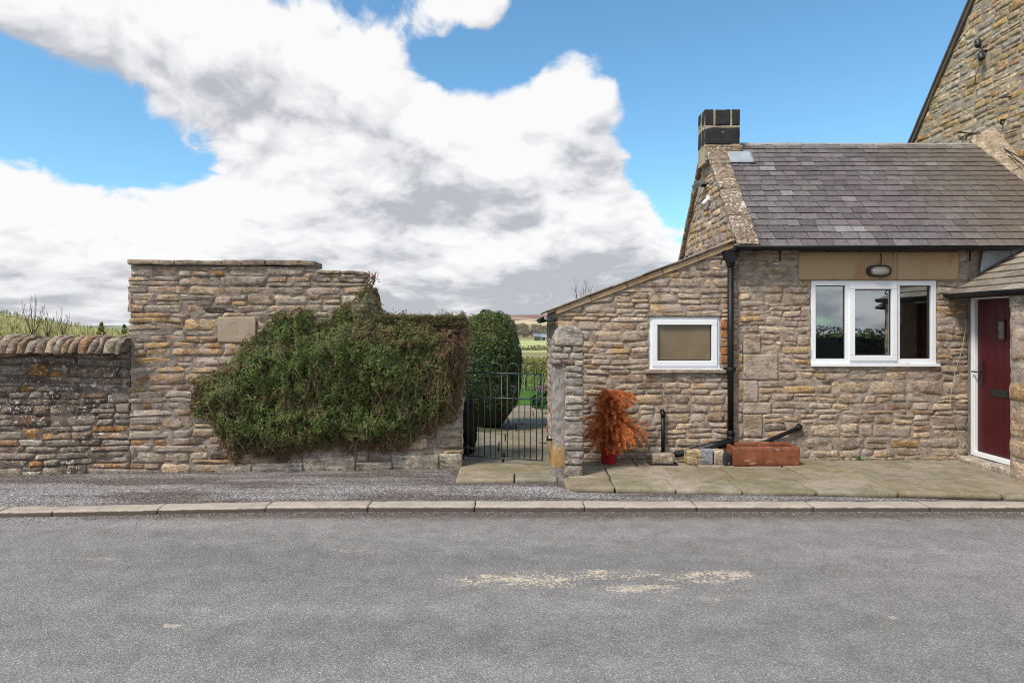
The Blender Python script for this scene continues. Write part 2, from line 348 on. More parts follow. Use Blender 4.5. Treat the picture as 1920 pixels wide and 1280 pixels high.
def leaf_mat(name, rough=.55, trans=.25, gain=1.0):
    m, N = mat(name); a = N.n('ShaderNodeAttribute', attribute_name='tone').outputs['Color']
    c = N.mix(1.0, a, (gain, gain, gain), 'MULTIPLY')
    p = N.n('ShaderNodeBsdfPrincipled', {'Base Color': c, 'Roughness': rough, 'Specular IOR Level': .3}); tl = N.n('ShaderNodeBsdfTranslucent', {'Color': c})
    mx = N.n('ShaderNodeMixShader', {0: trans, 1: p.outputs[0], 2: tl.outputs[0]}); N.n('ShaderNodeOutputMaterial', {'Surface': mx.outputs[0]}); return m
M_LEAF = leaf_mat('leaf'); M_LEAFG = leaf_mat('glossy_leaf', .32, .12); M_NEEDLE = leaf_mat('conifer_needle', .7, .3)
M_BARK = simple('brown_bark', (.085, .06, .045), .9, var=.35, bs=50, bstr=.6)
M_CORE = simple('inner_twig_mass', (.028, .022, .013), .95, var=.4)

def wood_or_sash(m): return m

# ------------------------------------------------------------------ rubble masonry
def layout(u0, u1, v0, v1, holes=(), hr=(.08, .17), wr=(.15, .42), split=.45, topf=None, botf=None, wav=.010, rag0=0, rag1=0, gap=.004):
    br = sorted({v0, v1} | {min(max(h[k], v0), v1) for h in holes for k in (2, 3)}); rows = []
    for a, b in zip(br[:-1], br[1:]):
        if b-a < .02: continue
        hs = []
        while sum(hs) < b-a: hs.append(hr[0]+(hr[1]-hr[0])*(rng.uniform(0, .42) if rng.random() < .62 else rng.uniform(.5, 1)))
        if len(hs) > 1 and sum(hs)-(b-a) > hs[-1]*.5: hs.pop()
        k = (b-a)/sum(hs); v = a
        for h in hs: rows.append((v, v+h*k)); v += h*k
    def wave(u, v):
        return wav*float(fbm(np.array([[u*1.3, v*3.1, 4.2]]), 2)[0])
    out = []
    sk = {}
    def skew(u):
        k = round(u, 4)
        if k not in sk: sk[k] = 0 if (abs(u-u0) < .03 or abs(u-u1) < .03 or any(abs(u-h[j]) < .001 for h in holes for j in (0, 1))) else rng.uniform(-.018, .018)
        return sk[k]
    def cell(ua, ub, va, vb):
        q = []; e0, e1 = rng.uniform(-.006, .003), rng.uniform(-.003, .006)
        for (u, v, s_, e_) in ((ua, va, -1, e0), (ub, va, -1, e0), (ub, vb, 1, e1), (ua, vb, 1, e1)):
            u = u+skew(u)*s_; vv = v+wave(u, v)+e_+rng.uniform(-.004, .004)
            if topf: vv = min(vv, topf(u))
            if botf: vv = max(vv, botf(u))
            q.append((u, vv))
        if (q[3][1]-q[0][1]+q[2][1]-q[1][1])/2 > .018: out.append(q)
    def walk(ua, ub, va, vb, w, deep):
        u = ua; h = vb-va
        while u < ub-1e-4:
            ww = rng.uniform(*w)*(.72+h*3.2)
            if ub-(u+ww) < w[0]*.7: ww = ub-u
            e = u+ww; s0 = u-(rag0*rng.uniform(-.3, 1) if u == u0 else 0); s1 = e+(rag1*rng.uniform(-.3, 1) if abs(e-u1) < 1e-6 else 0)
            tl = rng.uniform(-.02, .02) if (u != ua) else 0
            if deep and h > .095 and rng.random() < split and ww > .16:
                m = va+h*rng.uniform(.35, .65); walk2(s0, s1, va, m, w); walk2(s0, s1, m, vb, w)
            else: cell(s0, s1, va, vb)
            u = e
    def walk2(a, b, va, vb, w):
        if b-a > .30 and rng.random() < .6:
            m = a+(b-a)*rng.uniform(.35, .65); cell(a, m, va, vb); cell(m, b, va, vb)
        else: cell(a, b, va, vb)
    for (a, b) in rows:
        iv = [(u0, u1)]
        for h in holes:
            if h[2] < b-1e-4 and h[3] > a+1e-4:
                niv = []
                for (p, q) in iv:
                    if h[1] <= p or h[0] >= q: niv.append((p, q)); continue
                    if h[0] > p: niv.append((p, h[0]))
                    if h[1] < q: niv.append((h[1], q))
                iv = niv
        for (p, q) in iv:
            if q-p > .03: walk(p, q, a, b, wr, True)
    return out
_s = np.array([-1, -.95, -.78, -.35, .1, .5, .82, .96, 1]); _t = np.array([-1, -.92, -.74, -.3, .25, .72, .92, 1])
_SS, _TT = np.meshgrid(_s, _t); _SS = _SS.ravel(); _TT = _TT.ravel(); _nu, _nv = len(_s), len(_t)
_FC = [(j*_nu+i, j*_nu+i+1, (j+1)*_nu+i+1, (j+1)*_nu+i) for j in range(_nv-1) for i in range(_nu-1)]
def lay(mb, quads, frm, face=(.0, .016), gap=.005, rough=.006, mat=0, edge=-.03, col=None, flip=False):
    for q in quads:
        q = np.array(q); c = q.mean(0); w = q[1, 0]-q[0, 0]; h = max(q[3, 1]-q[0, 1], .02)
        S = (1-gap*2/max(w, .03))*_SS; T_ = (1-gap*2/h)*_TT
        r = rng.uniform(.02, .22); cr = np.abs(_SS*_TT)**3       # pulled-in corners
        ax = min(.5*h/w, .5)*r*1.6; S = S*(1-cr*ax); T_ = T_*(1-cr*r*.6); T_ = T_*(1-rng.uniform(0, .22)*((1+_SS*rng.choice([-1, 1]))/2)**2)
        a, b = (S+1)/2, (T_+1)/2
        U = (q[0, 0]*(1-a)+q[1, 0]*a)*(1-b)+(q[3, 0]*(1-a)+q[2, 0]*a)*b
        V = (q[0, 1]*(1-a)+q[1, 1]*a)*(1-b)+(q[3, 1]*(1-a)+q[2, 1]*a)*b
        off = rng.uniform(-60, 60, 3); P3 = np.stack([U, V, 0*U], 1)
        f0 = rng.uniform(*face); rim = np.maximum(np.abs(_SS)**20, np.abs(_TT)**11)
        n = f0+.002*(1-_SS**2)*(1-_TT**2)+rng.uniform(-.005, .005)*_SS+rng.uniform(-.006, .006)*_TT
        n = n+rough*fbm(P3*[1, 2.2, 1]+off, 3, 14)
        n = n*(1-rim)+edge*rim
        U = U+.010*fbm(P3+off+5, 2, 16)*(.4+rim); V = V+.009*fbm(P3+off+9, 2, 16)*(.4+rim)
        cc = (rng.random(), rng.random(), rng.random()) if col is None else col(c)
        mb.add(frm(U, V, n), [f[::-1] for f in _FC] if flip else _FC, mat, cc, True)
def mortar_grid(mb, frm, u0, u1, v0, v1, holes=(), topf=None, step=.03, amp=.010, base=-.002, mat=1, flip=False):
    us = sorted(set(list(np.linspace(u0, u1, max(2, int((u1-u0)/step)+1)))+[min(max(h[k], u0), u1) for h in holes for k in (0, 1)]))
    vs = sorted(set(list(np.linspace(v0, v1, max(2, int((v1-v0)/step)+1)))+[min(max(h[k], v0), v1) for h in holes for k in (2, 3)]))
    U, V = np.meshgrid(us, vs)
    if topf is not None: V = np.minimum(V, np.vectorize(topf)(U)-.004)
    P3 = np.stack([U.ravel(), V.ravel(), 0*U.ravel()], 1)
    n = base+amp*fbm(P3, 3, 9); nu = len(us); fs = []
    for j in range(len(vs)-1):
        for i in range(nu-1):
            cu, cv = (us[i]+us[i+1])/2, (vs[j]+vs[j+1])/2
            if any(h[0] < cu < h[1] and h[2] < cv < h[3] for h in holes): continue
            if topf is not None and vs[j] > topf(cu): continue
            q = (j*nu+i, j*nu+i+1, (j+1)*nu+i+1, (j+1)*nu+i); fs.append(q[::-1] if flip else q)
    mb.add(frm(U.ravel(), V.ravel(), n), fs, mat, (.5, .5, .5), True)

# ------------------------------------------------------------------ foliage
def leaves(mb, P, Nn, size, cols, aspect=.55, tilt=.9, mat=0):
    """one small diamond leaf per point"""
    n = len(P); d = rng.normal(size=(n, 3)); nn = Nn+d*tilt; nn /= np.linalg.norm(nn, axis=1)[:, None]+1e-9
    t = rng.normal(size=(n, 3)); t -= nn*(t*nn).sum(1)[:, None]; t /= np.linalg.norm(t, axis=1)[:, None]+1e-9; b = np.cross(nn, t)
    s = size if np.ndim(size) else np.full(n, size); s = (s*rng.uniform(.65, 1.35, n))[:, None]
    V = np.stack([P-t*s, P+b*s*aspect-t*s*.1, P+t*s, P-b*s*aspect-t*s*.1], 1).reshape(-1, 3)
    i = np.arange(n)*4; f = np.stack([i, i+1, i+2, i+3], 1)
    mb.add(V, f.tolist(), mat, np.repeat(cols, 4, 0))
def pcol(n, cs, w=None, jit=.25):
    cs = np.array(cs); k = rng.choice(len(cs), n, p=w); return cs[k]*rng.uniform(1-jit, 1+jit, (n, 1))

# ================================================================== GROUND
def smooth(a, b, x): t = np.clip((x-a)/(b-a), 0, 1); return t*t*(3-2*t)
PY = np.array([-400, -30, 6.5, 7.6, 20, 30, 45, 60, 150, 300, 370, 480, 620, 1000, 1500, 1900, 2600, 4500, 8000.])
PZ = np.array([-3, -.06, -.06, .05, .05, -.25, -.9, -1.3, -3.2, -5.2, -6.0, -3.0, 0.2, 14, 27, 33, 30, 10, 0.])
PL = np.array([-3, -.06, -.06, .05, .05, -.2, -.5, -.8, -1.5, -3, -4, -6, -9, -12, -8, -4, 0, 5, 6.])
def terrain_z(x, y):
    a = np.interp(y, PY, PZ); b = np.interp(y, PY, PL); k = x/np.maximum(y, 8)
    t = smooth(-.25, .0, k); z = a*t+b*(1-t)
    hl = 9.5*np.exp(-((x+150)/42.)**2-((y-150)/60.)**2)          # wooded knoll on the left
    z = z+hl*smooth(40, 110, y)
    far = smooth(60, 900, y); z = z+far*(fbm(np.stack([x/260., y/330., 0*x], -1), 3))*np.interp(y, [0, 400, 1000, 1600], [0, .5, 3, 4])
    return z
def make_terrain():
    ys = np.concatenate([np.linspace(-400, -20, 12), np.linspace(-10, 7.0, 6), np.linspace(7.6, 22, 10), np.geomspace(24, 8000, 150)])
    ks = np.linspace(-1.6, 1.6, 181); V = []
    for y in ys:
        w = max(abs(y), 60.) if y > 0 else 300.; V.append(np.stack([ks*w, np.full_like(ks, y), ks*0], 1))
    V = np.concatenate(V); V[:, 2] = terrain_z(V[:, 0], V[:, 1]); n = len(ks)
    f = [(j*n+i, j*n+i+1, (j+1)*n+i+1, (j+1)*n+i) for j in range(len(ys)-1) for i in range(n-1)]
    m, N = mat('countryside'); P = objc(N); x, y, z = N.xyz(P)
    n1 = N.noise(P, .012, 6, .6); n2 = N.noise(P, .09, 5, .6); n3 = N.noise(P, 6, 4, .7)
    yy = N.math('ADD', y, N.math('MULTIPLY', N.math('SUBTRACT', n1, .5), 180))
    field = N.mix(N.rng(N.noise(P, .03, 3), .42, .6), (.33, .39, .15), (.42, .45, .20)); grass = N.mix(n3, (.05, .10, .015), (.11, .19, .03))
    rough = N.mix(N.rng(n2, .35, .65), (.30, .27, .13), (.22, .19, .09))
    moor = N.mix(N.rng(N.noise(N.vm('MULTIPLY', P, (1, .35, 1)), .011, 6, .62), .46, .54), (.22, .135, .12), (.52, .42, .26))
    c = N.mix(N.rng(y, 26, 32), grass, rough); c = N.mix(N.rng(yy, 90, 120), c, field); c = N.mix(N.math('MULTIPLY', N.rng(x, -20, -30), N.rng(y, 420, 380)), c, N.mix(n2, (.28, .27, .10), (.36, .32, .14))); c = N.mix(N.rng(y, 372, 378), c, rough); c = N.mix(N.rng(N.math('ADD', yy, 0), 620, 760), c, moor)
    c = N.mix(N.rng(N.math('ADD', y, N.math('MULTIPLY', n1, 300)), 1150, 1300, 0, .75), c, (.17, .10, .10))
    c = N.mix(N.math('MULTIPLY', N.rng(x, -60, -160), N.rng(y, 350, 500)), c, N.mix(N.rng(N.noise(P, .006, 4), .45, .55), (.10, .13, .12), (.25, .29, .17)))
    finish(N, c, .95, n3, .4, .02, spec=.1)
    mb = MB(); mb.add(V, f, 0, (.5, .5, .5), True); tag(mb.build('ground', m), kind='structure')
make_terrain()

KF, KB, KZ = 5.90, 6.10, .045            # kerb front, back, top
def kerb_bend(x): return -.17*smooth(1.5, 4.5, -x)-.35*smooth(4.0, 9.0, -x)   # the kerb swings nearer on the left
def asphalt_mat():
    m, N = mat('worn_asphalt'); P = objc(N); x, y, z = N.xyz(P)
    vc = N.vor(P, 120, out='Color'); g = N.n('ShaderNodeSeparateColor', {0: vc}).outputs[0]; d = N.vor(P, 120)
    fine = N.noise(P, 55, 3, .75); big = N.noise(P, .9, 5, .6); mid = N.noise(P, 5, 5, .65)
    c = N.ramp(g, [(0, (.185, .178, .174)), (.4, (.245, .237, .232)), (.75, (.285, .276, .27)), (.93, (.34, .328, .318)), (1, (.42, .40, .38))])
    c = N.mix(N.rng(d, .35, .62, 0, .75), c, (.15, .144, .138))
    k = N.math('MULTIPLY', N.rng(mid, .3, .7, .82, 1.18, False), N.rng(N.noise(N.vm('MULTIPLY', P, (.18, 1.1, 1)), 1.1, 4, .6), .35, .65, .84, 1.12, False)); k = N.math('MULTIPLY', k, N.rng(fine, .25, .75, .84, 1.16, False))
    c = N.mix(1.0, c, N.comb(k, k, k), 'MULTIPLY')
    # dirt washed against the kerb
    kd = N.rng(N.math('ADD', y, N.math('MULTIPLY', N.math('SUBTRACT', N.noise(P, 7, 4), .5), .26)), 5.58, 5.80); kd = N.math('MULTIPLY', kd, N.rng(x, -4, -3, 0, 1))
    c = N.mix(N.math('MULTIPLY', kd, .85), c, N.mix(N.rng(g, .6, .9), (.06, .045, .037), (.20, .16, .14)))
    # remains of cream paint, worn to specks in long streaks
    def patch(cx, cy, rx, ry, th, col, amt):
        nonlocal c
        dx = N.math('DIVIDE', N.math('SUBTRACT', x, cx), rx); dy = N.math('DIVIDE', N.math('SUBTRACT', y, cy), ry)
        r = N.math('ADD', N.math('POWER', N.math('ABSOLUTE', dx), 4.0), N.math('POWER', N.math('ABSOLUTE', dy), 3.0))
        nz = N.noise(N.vm('MULTIPLY', P, (1, 1.3, 1)), 22, 6, .8, 1.2); nz = N.math('ADD', nz, N.math('MULTIPLY', N.math('SUBTRACT', N.noise(N.vm('MULTIPLY', P, (.7, 2.5, 1)), 3.2, 2), .5), .45))
        sp = N.math('MULTIPLY', N.math('SUBTRACT', N.vor(P, 60), .45), .16); mk = N.rng(N.math('SUBTRACT', N.math('ADD', nz, sp), N.math('MULTIPLY', r, .13)), th+.022, th+.055)
        c = N.mix(N.math('MULTIPLY', mk, amt), c, col)
    def gp(px, py): Y = CH*F/(py-HZ); return X(px, Y), Y
    for (px, py, rx, ry, th, amt) in [(985, 1084, .42, 0.17, 0.498, .8), (1150, 1076, .34, 0.11, 0.493, .85), (1325, 1080, .36, 0.14, 0.508, .8), (1190, 1103, .30, 0.09, 0.503, .7), (1370, 1102, .18, 0.07, 0.523, .6), (860, 1086, .3, 0.14, 0.563, .6), (670, 1033, .40, .07, .53, .3), (180, 1045, .30, .07, .53, .25), (325, 1172, .06, .03, .44, .5), (430, 1168, .2, .05, .6, .4), (1340, 1122, .05, .03, .5, .6), (1675, 1157, .03, .02, .40, .5)]:
        gx, gy = gp(px, py); patch(gx, gy, rx, ry, th, (.60, .50, .37), amt)
    h = N.math('SUBTRACT', N.math('MULTIPLY', fine, .7), N.math('MULTIPLY', d, .8))
    finish(N, c, .9, h, .75, .006, spec=.25); return m
def gravel_mat():
    m, N = mat('loose_gravel_tarmac'); P = objc(N); x, y, z = N.xyz(P)
    vc = N.vor(P, 70, out='Color'); g = N.n('ShaderNodeSeparateColor', {0: vc}).outputs[0]; d = N.vor(P, 70); fine = N.noise(P, 45, 4, .75)
    big = N.noise(N.vm('MULTIPLY', P, (.35, 2.4, 1)), 1.6, 5, .62)
    lt = N.ramp(g, [(0, (.19, .178, .18)), (.5, (.31, .295, .30)), (.85, (.41, .395, .39)), (1, (.56, .53, .50))])
    dk = N.ramp(g, [(0, (.075, .06, .057)), (.6, (.15, .125, .12)), (1, (.26, .22, .20))])
    edge = N.rng(N.math('ADD', y, N.math('MULTIPLY', N.math('SUBTRACT', N.noise(P, 2.2, 4), .5), .5)), 6.62, 7.0, 0, .35)
    k = N.math('SUBTRACT', N.rng(big, .40, .60, 0, 1), edge); k = N.math('SUBTRACT', k, N.rng(x, .3, 1.4, 0, .35))
    c = N.mix(N.math('MAXIMUM', k, 0.05), dk, lt); f = N.rng(fine, .25, .75, .65, 1.35, False); c = N.mix(1.0, c, N.comb(f, f, f), 'MULTIPLY')
    c = N.mix(N.rng(d, .4, .65, 0, .6), c, (.05, .045, .045))
    finish(N, c, .93, N.math('SUBTRACT', fine, d), .8, .009, spec=.2); return m
def flag_mat():
    m, N = mat('sandstone_flags'); P = objc(N); T = tone(N)
    n = N.noise(P, 2.2, 6, .62); g = N.noise(P, 60, 4, .7); b = N.noise(P, 9, 5, .6)
    c = N.ramp(T[0], [(0, (.22, .18, .13)), (.35, (.265, .22, .16)), (.7, (.235, .205, .165)), (1, (.31, .265, .205))])
    c = N.mix(N.rng(n, .42, .66, 0, .6), c, (.13, .13, .055)); c = N.mix(N.rng(N.noise(P, 4.2, 5, .7), .55, .7, 0, .55), c, (.10, .085, .065))
    k = N.math('MULTIPLY', N.rng(g, .25, .75, .74, 1.26, False), N.rng(b, .3, .7, .8, 1.2, False)); c = N.mix(1.0, c, N.comb(k, k, k), 'MULTIPLY')
    c = N.mix(N.rng(N.noise(P, 38, 3), .68, .72, 0, .35), c, (.45, .42, .38))
    finish(N, c, .85, N.math('ADD', b, N.math('MULTIPLY', g, .3)), .5, .006, spec=.25); return m
M_ASPH = asphalt_mat(); M_GRAV = gravel_mat(); M_FLAG = flag_mat()
def make_road():
    xs = np.linspace(-40, 40, 161); ys = np.concatenate([np.linspace(-5.6, KF+.02, 24)]); Xg, Yg = np.meshgrid(xs, ys)
    t = (Yg+5.6)/(KF+.02+5.6); Yg = Yg+kerb_bend(Xg)*smooth(.5, 1, t)
    V = np.stack([Xg.ravel(), Yg.ravel(), (.0+.004*fbm(np.stack([Xg.ravel(), Yg.ravel(), 0*Xg.ravel()], 1), 2, .8))], 1)
    n = len(xs); f = [(j*n+i, j*n+i+1, (j+1)*n+i+1, (j+1)*n+i) for j in range(len(ys)-1) for i in range(n-1)]
    tag(MB().add(V, f, 0, (.5, .5, .5), True).build('road', M_ASPH), kind='structure')
    # pavement strip of gravelly tarmac between kerb and walls
    xs = np.linspace(-40, 40, 801); ys = np.linspace(0, 1, 26); Xg, Tg = np.meshgrid(xs, ys)
    Yb = KB-.03+kerb_bend(Xg); Yg = Yb+(7.75-Yb)*Tg
    zz = KZ-.008+(.094-KZ)*smooth(0, .24, Tg)+.005*fbm(np.stack([Xg, Yg, 0*Xg], -1), 4, 2.5)
    zz = np.where((Xg > .45) & (Yg > 6.2), zz-.05*smooth(6.2, 6.5, Yg)*smooth(.45, .6, Xg), zz)
    zz = np.where((Xg > -.6) & (Xg < .5) & (Yg > 6.6), zz-.05*smooth(6.6, 6.8, Yg), zz)
    V = np.stack([Xg.ravel(), Yg.ravel(), zz.ravel()], 1); n = len(xs); f = [(j*n+i, j*n+i+1, (j+1)*n+i+1, (j+1)*n+i) for j in range(len(ys)-1) for i in range(n-1)]
    tag(MB().add(V, f, 0, (.5, .5, .5), True).build('pavement', M_GRAV), kind='structure')
    # kerb stones laid end to end
    km, N = mat('kerb_stone'); P = objc(N); g = N.noise(P, 70, 4, .7); b = N.noise(P, 5, 5, .65); z = N.xyz(P)[2]
    c = N.mix(N.rng(b, .35, .65), (.34, .295, .25), (.42, .37, .315)); c = N.mix(N.rng(N.noise(P, 22, 5, .7), .56, .66, 0, .5), c, (.22, .185, .15)); k = N.rng(g, .25, .75, .72, 1.28, False); c = N.mix(1.0, c, N.comb(k, k, k), 'MULTIPLY')
    dz_ = N.math('ADD', z, N.math('MULTIPLY', N.math('SUBTRACT', N.noise(P, 18, 4), .5), .02)); c = N.mix(N.rng(dz_, .040, .030, 0, .9), c, N.mix(g, (.035, .028, .023), (.11, .09, .075)))  # darker lower face: contact shade and gritty dirt, both put into the colour
    finish(N, c, .93, N.math('ADD', b, g), .6, .004, spec=.15)
    mb = MB(); joints = [X(p, KF) for p in (20, 120, 305, 500, 690, 890, 1097, 1308, 1527, 1745)]
    while joints[0] > -30: joints.insert(0, joints[0]-.93)
    while joints[-1] < 30: joints.append(joints[-1]+.95)
    for a, b in zip(joints[:-1], joints[1:]):
        ca, cb = float(kerb_bend(np.array(a))), float(kerb_bend(np.array(b)))
        L = math.hypot(b-a, cb-ca); fr = frame((a, KF+ca, 0), (b-a, cb-ca, 0), (-(cb-ca), b-a, 0))
        dz = rng.uniform(-.004, .004)
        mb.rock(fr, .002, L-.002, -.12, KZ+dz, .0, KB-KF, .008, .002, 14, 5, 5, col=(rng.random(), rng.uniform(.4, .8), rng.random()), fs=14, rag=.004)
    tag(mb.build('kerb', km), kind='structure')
    # litter of grit and small stones swept against the kerb
    mb = MB(); n = 5200; xx = rng.uniform(-6, 6.5, n); e = rng.exponential(.055, n); yy = KF-.01-e+kerb_bend(xx)
    n2 = 2200; x2 = rng.uniform(-6, 6, n2); y2 = rng.uniform(6.15, 7.0, n2)+kerb_bend(x2)*.5
    z2 = KZ-.006+(.094-KZ)*smooth(0, .24, (y2-6.07)/1.68)
    keep = ~(((x2 > .4) & (y2 > 6.3)) | ((x2 > -.6) & (y2 > 6.7)))
    xx = np.concatenate([xx, x2[keep]]); yy = np.concatenate([yy, y2[keep]]); zz = np.concatenate([np.full(n, .002), z2[keep]])
    s = rng.uniform(.002, .0065, len(xx)); O8 = np.array([(1, 0, 0), (0, 1, 0), (-1, 0, 0), (0, -1, 0), (0, 0, .8)])
    for i in range(len(xx)):
        a = rng.uniform(0, 6.28); c, sn = math.cos(a), math.sin(a); v = O8*s[i]*rng.uniform(.7, 1.3, (5, 1)); v = np.stack([v[:, 0]*c-v[:, 1]*sn, v[:, 0]*sn+v[:, 1]*c, v[:, 2]], 1)+(xx[i], yy[i], zz[i])
        g = rng.choice([.06, .1, .16, .25, .4], p=[.3, .25, .2, .15, .1]); mb.add(v, [(0, 1, 4), (1, 2, 4), (2, 3, 4), (3, 0, 4)], 0, (g*1.05, g*.95, g*.88))
    tag(mb.build('grit', leaf_mat('loose_grit', .9, 0)), 'scattered grit and small stones along the kerb and pavement', 'grit', kind='stuff')
make_road()
ZF = .10
def make_flags():
    def flags(name, rows, xr, skew=0.0, z=ZF):
        mb = MB(); a = z
        for (y0, y1, xs) in rows:
            for x0, x1 in zip(xs[:-1], xs[1:]):
                zz = a+rng.uniform(-.005, .003)
                fr = frame((x0, (y0+y1)/2, zz), (1, rng.uniform(-.006, .006), 0), (0, 0, 1), (0, 1, 0))
                w = x1-x0; h = (y1-y0)
                mb.rock(fr, .006+rng.uniform(0, .008), w-.006, -h/2+.006, h/2-.007, -.06, 0, .006, .0022, 16, 12, 2, col=(rng.random(), rng.random(), rng.random()), fs=7, rag=.006)
        # soil in the joints
        mb2 = MB(); x0 = min(r[2][0] for r in rows)+.02; x1 = max(r[2][-1] for r in rows)-.02
        return mb
    def cuts(x0, x1, w=(.55, 1.0)):
        o = [x0]; 
        while o[-1] < x1: o.append(o[-1]+rng.uniform(*w))
        o[-1] = x1
        if o[-1]-o[-2] < .3: o.pop(-2)
        return o
    rows = [(6.40, 6.80, [.50, .96, 1.52, 2.12, 2.78, 3.5, 4.4, 5.3]), (6.80, 7.32, [.56, .98, 1.62, 2.2, 2.95, 3.62, 4.2, 5.25]), (7.32, 7.76, [.56, 1.35, 2.0, 2.9, 3.4, 4.3, 5.2])]
    mb = flags('paving', rows, None)
    for V in mb.v: V[:, 1] -= .075*(V[:, 0]-.5)*np.clip((6.95-V[:, 1])/.55, 0, 1)
    mb.box(.6, 5.5, 6.5, 7.76, 0, ZF-.022, 1)
    soil = mortar_mat('joint_soil', (.035, .03, .022), (.08, .07, .045), .0)
    tag(mb.build('paving', [M_FLAG, soil]), kind='structure')
    rows = []; y = 6.74
    for k, h in enumerate([.30, .52, .62, .78, .7, .85, .8, .9, .8]):
        rows.append((y, y+h, cuts(-.56 if y < 7.6 else -.75, .45 if y < 7.7 else 1.25, (.42, .85)))); y += h
    mb = flags('garden_path', rows, None); mb.box(-.54, .43, 6.78, 7.8, 0, ZF-.022, 1); mb.box(-.74, 1.23, 7.8, y-.02, 0, ZF-.022, 1)
    tag(mb.build('garden_path', [M_FLAG, soil]), kind='structure')
make_flags()

# ================================================================== LEFT WALLS
WA = np.array([-5.22, 6.96, 0.]); WU = np.array([4.677, .36, 0]); WU = WU/np.linalg.norm(WU); WN = np.array([WU[1], -WU[0], 0])
WF = frame(WA, WU, WN)
def wdep(px): k = (px-960)/F; return 7.362/(1-.077*k)
def wu(px): Y = wdep(px); return float(np.dot(np.array([X(px, Y), Y, 0])-WA, WU))
def wv(px, py): return Zp(py, wdep(px))
def side_prism(mb, u0, u1, v0, v1, n0, n1, mat=1):     # core behind the facing stones
    P = [WF(u, v, n) for v in (v0, v1) for n in (n0, n1) for u in (u0, u1)]
    mb.add(np.array(P), [(0, 1, 3, 2), (4, 6, 7, 5), (0, 4, 5, 1), (2, 3, 7, 6), (0, 2, 6, 4), (1, 5, 7, 3)], mat)
UT0, UT1, UL1 = wu(243), wu(690), wu(868)
def make_low_boundary():
    t = thing('boundary_wall', 'low dark rubble wall spotted with white lichen, with upright stones along its top', 'wall', tuple(WF(-3, .05, -.2)))
    mb = MB(); u0 = -5.0; top = 1.35
    q = layout(u0, UT0, .04, top, hr=(.055, .16), wr=(.14, .46), split=.55, rag1=.01, wav=.03)
    def cc(c):
        bright = float(np.clip(.5+(1.1-c[1])*.1, .2, .8)); r = rng.random()
        if c[1] < .65: r = rng.choice([rng.uniform(.4, .5), rng.uniform(.72, .8), rng.uniform(.35, .9), .955], p=[.3, .3, .32, .08])
        return (r, rng.random()*.8+(.2 if c[1] < .5 else 0), rng.random())
    lay(mb, q, WF, (-.006, .012), .001, .011, edge=-.03, col=cc)
    mortar_grid(mb, WF, u0, UT0, .03, top, base=-.008, amp=.014, step=.026); side_prism(mb, u0, UT0, .0, top-.01, -.40, -.03)
    mb.build('masonry', [M_LOW, M_MD], t)
    mb = MB(); u = u0
    while u < UT0-.02:
        w = rng.uniform(.055, .125); h = rng.uniform(.145, .195); lean = rng.uniform(.04, .28)
        w = min(w, UT0-u)
        # each cope stone: D-shaped slab standing on edge, leaning on the next
        seg = 14; pr = [(-.06+(.40)*(.5-.5*math.cos(math.pi*k/seg))-.20+.06-.0, h*math.sin(math.pi*k/seg)**.55) for k in range(seg+1)]
        ws = 6; V = []; 
        for i in range(ws+1):
            f = i/ws; ed = 1-.16*abs(2*f-1)**3
            for (n, v) in pr: V.append((u+f*w+lean*v*ed, top-.015+v*ed, .015+n*ed-.19*0-.0))
        V = np.array(V); V[:, 2] = V[:, 2]-.0
        W = WF(V[:, 0], V[:, 1], V[:, 2]-.17+.19-.02); off = rng.uniform(-40, 40, 3)
        W = W+np.stack([fbm(W+off+k*9, 3, 13) for k in range(3)], 1)*.018
        m = seg+1; fs = [(i*m+k, i*m+k+1, (i+1)*m+k+1, (i+1)*m+k) for i in range(ws) for k in range(seg)]+[tuple(range(seg, -1, -1)), tuple(ws*m+k for k in range(m))]
        mb.add(W, fs, 0, (rng.random(), rng.random(), rng.random()), True); u += w*rng.uniform(.93, 1.0)
    side_prism(mb, u0, UT0, top-.03, top+.06, -.33, -.03)
    mb.build('coping', [M_COCK, M_MD], t)
make_low_boundary()

